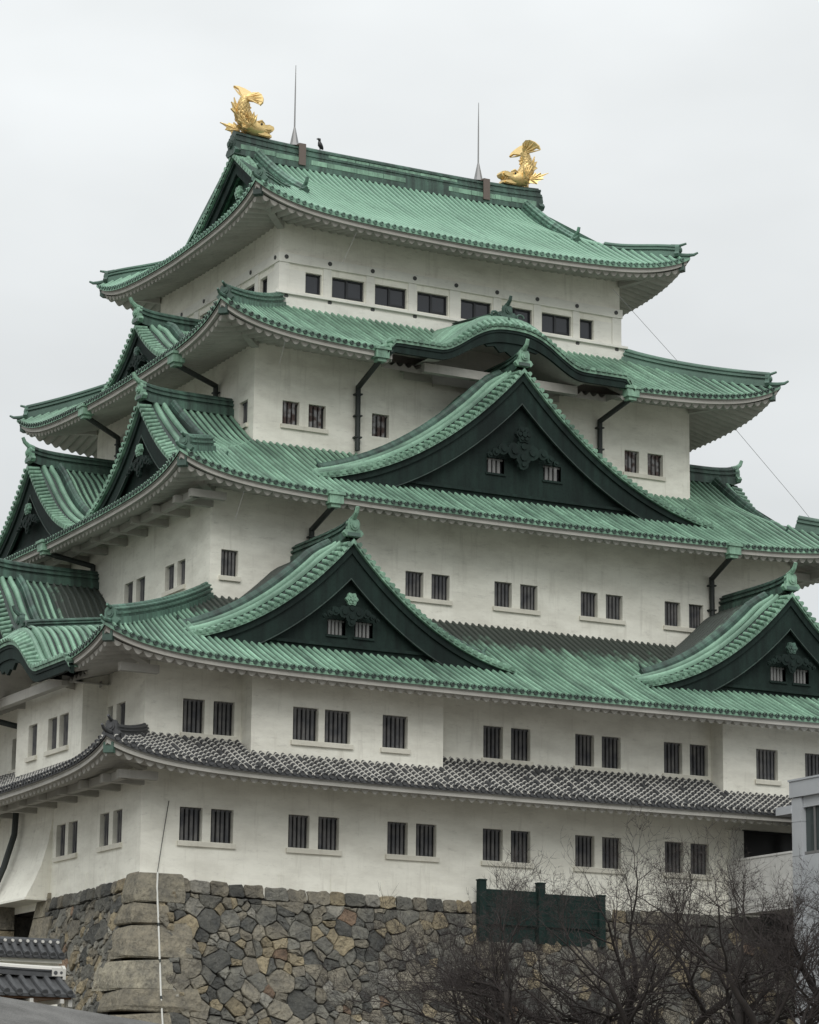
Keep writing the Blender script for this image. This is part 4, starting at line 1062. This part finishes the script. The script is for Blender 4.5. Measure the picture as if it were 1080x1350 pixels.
fish(24.78, -1, ridge_z(24.8) + .93, ((-.18, .85, 2.02), (-.85, -.85, 2.02)), 'golden fish statue on the ridge end nearest the roof slope running down right')

for x, lab in ((13.15, 'tall thin lightning rod beside the golden fish above the dark gable'), (22.72, 'tall thin lightning rod next to the golden fish at the lower-looking ridge end')):
    z = ridge_z(x) + .95
    root = thing('lightning_rod', lab, 'lightning rod', (x, YR, z), 'lightning rods on the ridge')
    mb = MB(); mb.tube([Vector((x, YR, z + .6)), Vector((x, YR, z + 2.6)), Vector((x, YR, z + 3.85))], [.038, .030, .014], 6); mb.build('rod', [STEEL], root)
    mb = MB(); mb.tube([Vector((x, YR, z - .05)), Vector((x, YR, z + .12)), Vector((x, YR, z + .85))], [.26, .20, .045], 8); mb.build('cone', [STEEL], root)
    mb = MB(); mb.box(x + .02, x + .36, YR - .50, YR - .44, z - 1.05, z - .1); mb.box(x + .02, x + .36, YR + .44, YR + .50, z - 1.05, z - .1); mb.box(x + .02, x + .36, YR - .50, YR + .50, z - .1, z - .03); mb.build('saddle', [BRONZE], root)
# bird on the ridge
mb = MB(); bx, bz = 14.45, ridge_z(14.45) + .96
P_ = [(0.16, .06), (.08, .14), (0, .26), (-.03, .38), (-.03, .46)]
mb.tube([Vector((bx + a, YR, bz + b)) for a, b in P_], [.03, .10, .12, .08, .05], 8); mb.tube([Vector((bx - .03, YR, bz + .43)), Vector((bx - .04, YR, bz + .52)), Vector((bx - .10, YR, bz + .53)), Vector((bx - .19, YR, bz + .51))], [.06, .075, .05, .01], 8)
mb.tube([Vector((bx, YR - .03, bz - .02)), Vector((bx, YR - .03, bz + .15))], .012, 4); mb.tube([Vector((bx, YR + .03, bz - .02)), Vector((bx, YR + .03, bz + .15))], .012, 4)
tag(mb.build('bird', [PANE], None, True), 'small dark bird perched on the main ridge near the lightning rod', 'bird')

# ------------------------------------------------------------------ wires and conduit
def wire(name, pts, r, m, label, cat):
    mb = MB(); mb.tube([Vector(p) for p in pts], r, 5); tag(mb.build(name, [m]), label, cat)
wire('wire', [(24.9, 7.6, 20.6), (28.75, 7.6, 17.38), (34.56, 7.6, 12.16), (36.4, 7.6, 10.4)], .011, STEEL, 'thin grey wire slanting down through the sky from the top eave', 'wire')
for a, b, lab in (((12.0, 7.3, 21.0), (11.4, 7.35, 19.6), 'short pale wire hanging from the topmost eave'), ((7.51, 4.6, 14.95), (7.3, 4.65, 14.0), 'short pale wire hanging from the fourth eave near the corner'),
                  ((4.58, 1.8, 7.9), (4.26, 1.85, 6.75), 'short pale wire hanging from the third eave near the corner')):
    wire('wire', [a, b], .006, STEEL, lab, 'wire')
wire('wire', [(1.05, -.03, -4.40), (.86, -.05, -5.6), (.66, -.06, -7.05)], .014, IRON, 'thin dark wire running down the white wall to the pale conduit', 'wire')
mb = MB(); cp = [(.66, -.10, -7.0), (.60, -.22, -7.6), (.58, -.50, -8.9), (.54, -.80, -10.2), (.50, -1.10, -11.5), (.49, -1.42, -12.8), (.48, -2.0, -15), (.48, -3.0, -18.6)]
mb.tube([Vector(p) for p in cp], .036, 8, 0)
for p in cp[2:6]: mb.tube([Vector(p) + Vector((-.0, .02, .05)), Vector(p) + Vector((0, -.02, -.05))], .05, 8, 1)
tag(mb.build('conduit', [PVC, IRON]), 'slim white conduit running down the corner stones of the base', 'pipe')

# ------------------------------------------------------------------ dark green boarding above the stones
root = thing('green_boarding', 'dark green board screen with posts in front of the wall, on the stones', 'screen', (16.3, -.5, -9.0))
for a, b, zt_ in ((13.93, 16.22, -6.92), (16.55, 18.95, -6.98)):
    mb = MB()
    for k in range(6):
        z0_ = -8.25 + k * (zt_ + 8.25) / 6; mb.box(a, b, -.50, -.44 + .012 * (k % 2), z0_ + .008, z0_ + (zt_ + 8.25) / 6 - .004)
    mb.box(a, b, -.40, -.36, -8.9, zt_ - .03); mb.build('board_panel', [GREENW], root)
for x in (13.66, 16.25, 18.96):
    mb = MB(); zp = -6.62 if x < 18 else -6.95; mb.box(x, x + .28, -.62, -.34, -8.9, zp); mb.box(x - .02, x + .30, -.64, -.32, zp, zp + .05); mb.build('post', [GREENW], root)

# ------------------------------------------------------------------ modern lift tower and bridge
root = thing('lift_tower', 'pale grey modern lift tower with glass sides in front of the keep', 'tower', (28.3, -8, -18.6))
TX0, TX1, TY0, TY1, TZ = 25.35, 31.2, -11.2, -4.45, -2.42
mb = MB()
def panels(x0_, x1_, y0_, y1_, z0_, z1_, dz_):
    z = z0_
    while z < z1_ - .01:
        z2 = min(z + dz_, z1_); mb.box(x0_, x1_, y0_, y1_, z + .012, z2 - .012); z = z2
    mb.box(x0_ + .02, x1_ - .02, y0_ + .02, y1_ - .02, z0_, z1_ - .02)
for xa in (TX0, TX1 - .62):
    for ya in (TY1 - .62, TY0): panels(xa, xa + .62, ya, ya + .62, -18.6, TZ - .72, 1.32)
mb.build('pillar', [PANEL], root)
mb = MB()
mb.box(TX0 - .06, TX1 + .06, TY0 - .06, TY1 + .06, TZ - .70, TZ - .08); mb.box(TX0 - .10, TX1 + .10, TY0 - .10, TY1 + .10, TZ - .075, TZ)
mb.box(TX0 + .10, TX1 - .1, TY0 + .64, TY1 - .64, TZ - 1.12, TZ - .71)
mb.box(TX0 - .04, TX1, TY1, TY1 + 1.0, TZ - 1.30, TZ - .98)
mb.build('cornice', [PANEL], root)
mb = MB(); mb.box(TX0 + .22, TX1 - .25, TY0 + .3, TY1 - .3, -18.5, TZ - .72); mb.build('glazing', [GLASSG], root)
mb = MB()
for k in range(6): mb.box(TX0 + .12, TX0 + .20, TY0 + .64, TY1 - .64, -5.35 - k * 2.4, -5.25 - k * 2.4)
for k in range(4): mb.box(TX0 + .13, TX0 + .195, TY0 + .64 + k * 1.6, TY0 + .70 + k * 1.6, -18.5, TZ - 1.12)
mb.box(TX0 + .05, TX0 + .21, TY0 + .63, TY1 - .63, -18.6, -5.38, 1)
mb.build('mullion', [STEEL, PANEL], root)
root = thing('footbridge', 'pale walled footbridge joining the lift tower to the keep behind bare branches', 'bridge', (27.4, -2.4, -7.1))
mb = MB()
for k in range(3): mb.box(TX0 + .0, TX0 + .16, -4.44 + k * 1.47, -4.44 + (k + 1) * 1.47 - .02, -7.08, -5.24)
mb.box(TX0 - .03, TX0 + .19, -4.44, -.02, -5.24, -5.16); mb.build('parapet', [CONC], root)
mb = MB(); mb.box(29.6, 29.75, -4.44, -.02, -7.08, -5.16); mb.build('parapet', [CONC], root)
mb = MB(); mb.box(TX0 + .02, 29.74, -4.44, -.65, -7.35, -7.085); mb.build('deck', [CONC], root)
for y_ in (-4.0, -1.6): mb = MB(); mb.box(TX0 + .7, 29, y_, y_ + .4, -8.1, -7.352); mb.build('girder', [IRON], root)

# ------------------------------------------------------------------ tiled gatehouse roofs, lower left
def small_roof(root, x0_, x1_, yr, zr, dep, drop, name='roof', pal=False, sp=.36):
    """tile roof running along X; front eave at yr-dep"""
    mb = MB(); fr = Fr(0, yr - dep, (1, 0), (0, 1))
    zf = lambda d: zr - drop + drop * (.8 * (d / dep) + .2 * (d / dep) ** 2)
    for sgn in (1, -1):
        vs = []; n = int((x1_ - x0_) / sp)
        for i in range(n + 1):
            x = x0_ + (x1_ - x0_) * i / n
            for k in range(5): d = dep * k / 4; vs.append((x, yr - sgn * (dep - d), zf(d)))
        mb.add(vs, [(i * 5 + k, i * 5 + 5 + k, i * 5 + 6 + k, i * 5 + 1 + k) for i in range(n) for k in range(4)], 0)
        for i in range(n):
            x = x0_ + (x1_ - x0_) * (i + .5) / n; path = [Vector((x, yr - sgn * (dep - d), zf(max(d, 0)) + .01)) for d in (-.06, dep * .25, dep * .5, dep * .75, dep)]
            mb.sweep(path, Vector((1, 0, 0)), [(-.105, -.01)] + semi(.10, 6, .03) + [(.105, -.01)], False, 0)
            c = path[0]; mb.prism([c + Vector((.115 * a, 0, .03 + .115 * b)) for a, b in ring(1, 9)], Vector((0, sgn * .06, 0)), 0)
    mb.add([(x0_, yr - dep, zf(0)), (x1_, yr - dep, zf(0)), (x1_, yr - dep, zf(0) - .10), (x0_, yr - dep, zf(0) - .10)], [(0, 1, 2, 3)], 0)
    mb.add([(x1_, yr - dep, zf(0) - .1), (x1_, yr, zr), (x1_, yr + dep, zf(0) - .1)], [(0, 1, 2)], 1)
    return mb.build(name, [TILE, TILEW], root)
root = thing('tiled_wall', 'white wall under a dark tile coping at the foot of the stone base', 'wall', (-9, -3, -18.6))
rf = small_roof(root, -14, -4.12, -3.0, -9.98, .55, .42, 'coping', sp=.30)
mb = MB(); mb.sweep([Vector((-14, -3, -9.96)), Vector((-4.15, -3, -9.96))], Vector((0, 1, 0)), [(-.13, -.05), (-.13, .10), (-.09, .15), (0, .19), (.09, .15), (.13, .10), (.13, -.05)], False, 0)
for i in range(16):
    x = -8.3 + .27 * i; mb.prism([Vector((x + .055 * a, -3.19, -9.90 + .055 * b)) for a, b in ring(1, 7)], Vector((0, .06, 0)), 1)
mb.build('ridge', [TILE, TILEW], rf)
mb = MB(); mb.box(-14, -4.2, -3.2, -2.8, -18.6, -10.36); mb.box(-14, -4.16, -3.38, -2.62, -10.62, -10.45); mb.build('wall', [WALL], root)
root = thing('gatehouse', 'small gatehouse with dark round tiles and white mortared ridge beside the stone corner', 'gatehouse', (-10, -6, -18.6))
rf = small_roof(root, -16, -5.15, -6.0, -11.25, 1.25, .62, 'roof', sp=.42)
mb = MB(); rp = [Vector((x, -6.0, -11.22 + .030 * max(0, -5.3 - x) ** 1.6 * .5)) for x in [-5.25 - .45 * i for i in range(22)]]
mb.sweep(rp, Vector((0, 1, 0)), [(-.24, -.05), (-.24, .07), (-.19, .075), (-.19, .13), (-.23, .135), (-.23, .19), (.23, .19), (.23, .135), (.19, .13), (.19, .075), (.24, .07), (.24, -.05)], False, 0)
mb.sweep([p + Vector((0, 0, .19)) for p in rp], Vector((0, 1, 0)), [(-.20, 0), (-.17, .08), (0, .13), (.17, .08), (.20, 0)], False, 1)
mb.build('ridge', [TILE, TILEW], rf)
mb = MB(); pl = [(-.28, -.12), (.28, -.12), (.30, .22), (.16, .34), (-.16, .34), (-.30, .22)]
mb.prism([Vector((-5.24, -6.0 + a, -11.22 + b)) for a, b in pl], Vector((.10, 0, 0)), 0)
mb.prism([Vector((-5.62, -6.26, -11.24)), Vector((-5.18, -6.26, -11.24)), Vector((-5.18, -6.26, -10.98)), Vector((-5.62, -6.26, -10.98))], Vector((0, -.03, 0)), 0)
for a, b, r in ((-5.50, -11.13, .07), (-5.30, -11.12, .05)): mb.prism([Vector((a + r * p, -6.30, b + r * q)) for p, q in ring(1, 9)], Vector((0, .02, 0)), 1)
mb.build('ridge_end', [TILEW, TILE], rf)
mb = MB(); mb.box(-16, -5.25, -7.12, -4.9, -12.02, -11.90, 0)
for i in range(10): x = -5.6 - 1.05 * i; mb.box(x - .06, x + .06, -7.22, -4.8, -12.16, -12.025, 1)
mb.box(-5.32, -5.18, -7.05, -6.75, -12.25, -11.95, 1)
mb.build('eave', [WOODB, TILEW], root)
mb = MB(); mb.box(-15.8, -6.6, -6.9, -5.1, -18.6, -12.17); mb.box(-15.9, -6.45, -7.0, -5.0, -12.55, -12.30); mb.build('wall', [WALL], root)

# ------------------------------------------------------------------ bare cherry trees
def bare_tree(x, y, h, seed, label, lean=(0, 0), spread=1.0):
    rt = random.Random(seed); base = Vector((x, y, -18.6))
    root = thing('bare_tree', label, 'tree', base, 'bare trees in front of the stone base')
    tm = MB(); cm = MB()
    def limb(p, d, ln, r, lv):
        seg = 5 if lv < 2 else (4 if lv < 4 else 3); pts = [p]; rad = [r]; q = d.normalized(); kids = []
        for i in range(seg):
            jit = .16 if lv < 3 else .22
            q = (q + Vector((rt.gauss(0, jit), rt.gauss(0, jit), rt.gauss(.02, jit * .8)))).normalized()
            if lv >= 2: q = (q + Vector((0, 0, .05))).normalized()
            p = p + q * (ln / seg); pts.append(p); rad.append(r * (1 - .55 * (i + 1) / seg) if lv < 6 else r * (1 - .8 * (i + 1) / seg)); kids.append((p.copy(), q.copy(), rad[-1], (i + 1) / seg))
        (tm if lv < 3 else cm).tube(pts, rad, 7 if lv < 2 else (5 if lv < 4 else 3), 0, lv < 2)
        if lv >= 6 or r < .0035: return
        nk = (4, 5, 6, 6, 5, 3)[lv]
        for j in range(nk):
            if lv == 0: k = kids[-1] if j < 3 else kids[-2]
            else: k = kids[-1] if j == 0 else kids[rt.randrange(max(0, seg // 3 - 1), seg)]
            ang = rt.uniform(.25, .55) if j == 0 else rt.uniform(.5, 1.1)
            ax = Vector((rt.gauss(0, 1), rt.gauss(0, 1), rt.gauss(0, 1))).cross(k[1]).normalized()
            nd = (Matrix.Rotation(ang, 3, ax) @ k[1])
            if lv < 2: nd = Vector((nd.x * 1.25 * spread, nd.y * 1.25 * spread, abs(nd.z) * .85 + .12)).normalized()
            elif nd.z < -.25: nd.z *= .3
            f = (.74, .66, .58, .56, .55, .55)[lv] * rt.uniform(.75, 1.15)
            limb(k[0], nd, ln * f, max(.0035, k[2] * (.80 if lv == 0 else .72) * rt.uniform(.8, 1.0)), lv + 1)
    limb(base, Vector((lean[0], lean[1], 1)), h * .38, h * .036, 0)
    tr = tm.build('trunk', [BARK], root, True); cm.build('crown', [TWIG], root, True)
    return root
bare_tree(-6.8, -43.0, 8.8, 5, 'bare dark cherry tree reaching low to the left, below the green boarding', (-.10, .05), 1.2)
bare_tree(-4.4, -41.5, 10.8, 12, 'bare dark cherry tree spreading a wide twiggy crown before the footbridge', (.06, 0), 1.35)
bare_tree(-3.3, -44.0, 11.2, 23, 'bare dark cherry tree rising just left of the lift tower', (.02, 0), 1.3)
bare_tree(-5.5, -48.8, 9.4, 31, 'bare dark cherry tree with its branches in front of the lift tower', (.05, 0), 1.2)
bare_tree(-6.4, -46.4, 9.0, 77, 'low bare cherry tree nearest the viewer with a dense dark tangle of limbs', (.0, 0), 1.3)
bare_tree(-4.9, -44.6, 9.8, 58, 'bare dark cherry tree standing between the green boarding and the footbridge', (.0, 0), 1.3)
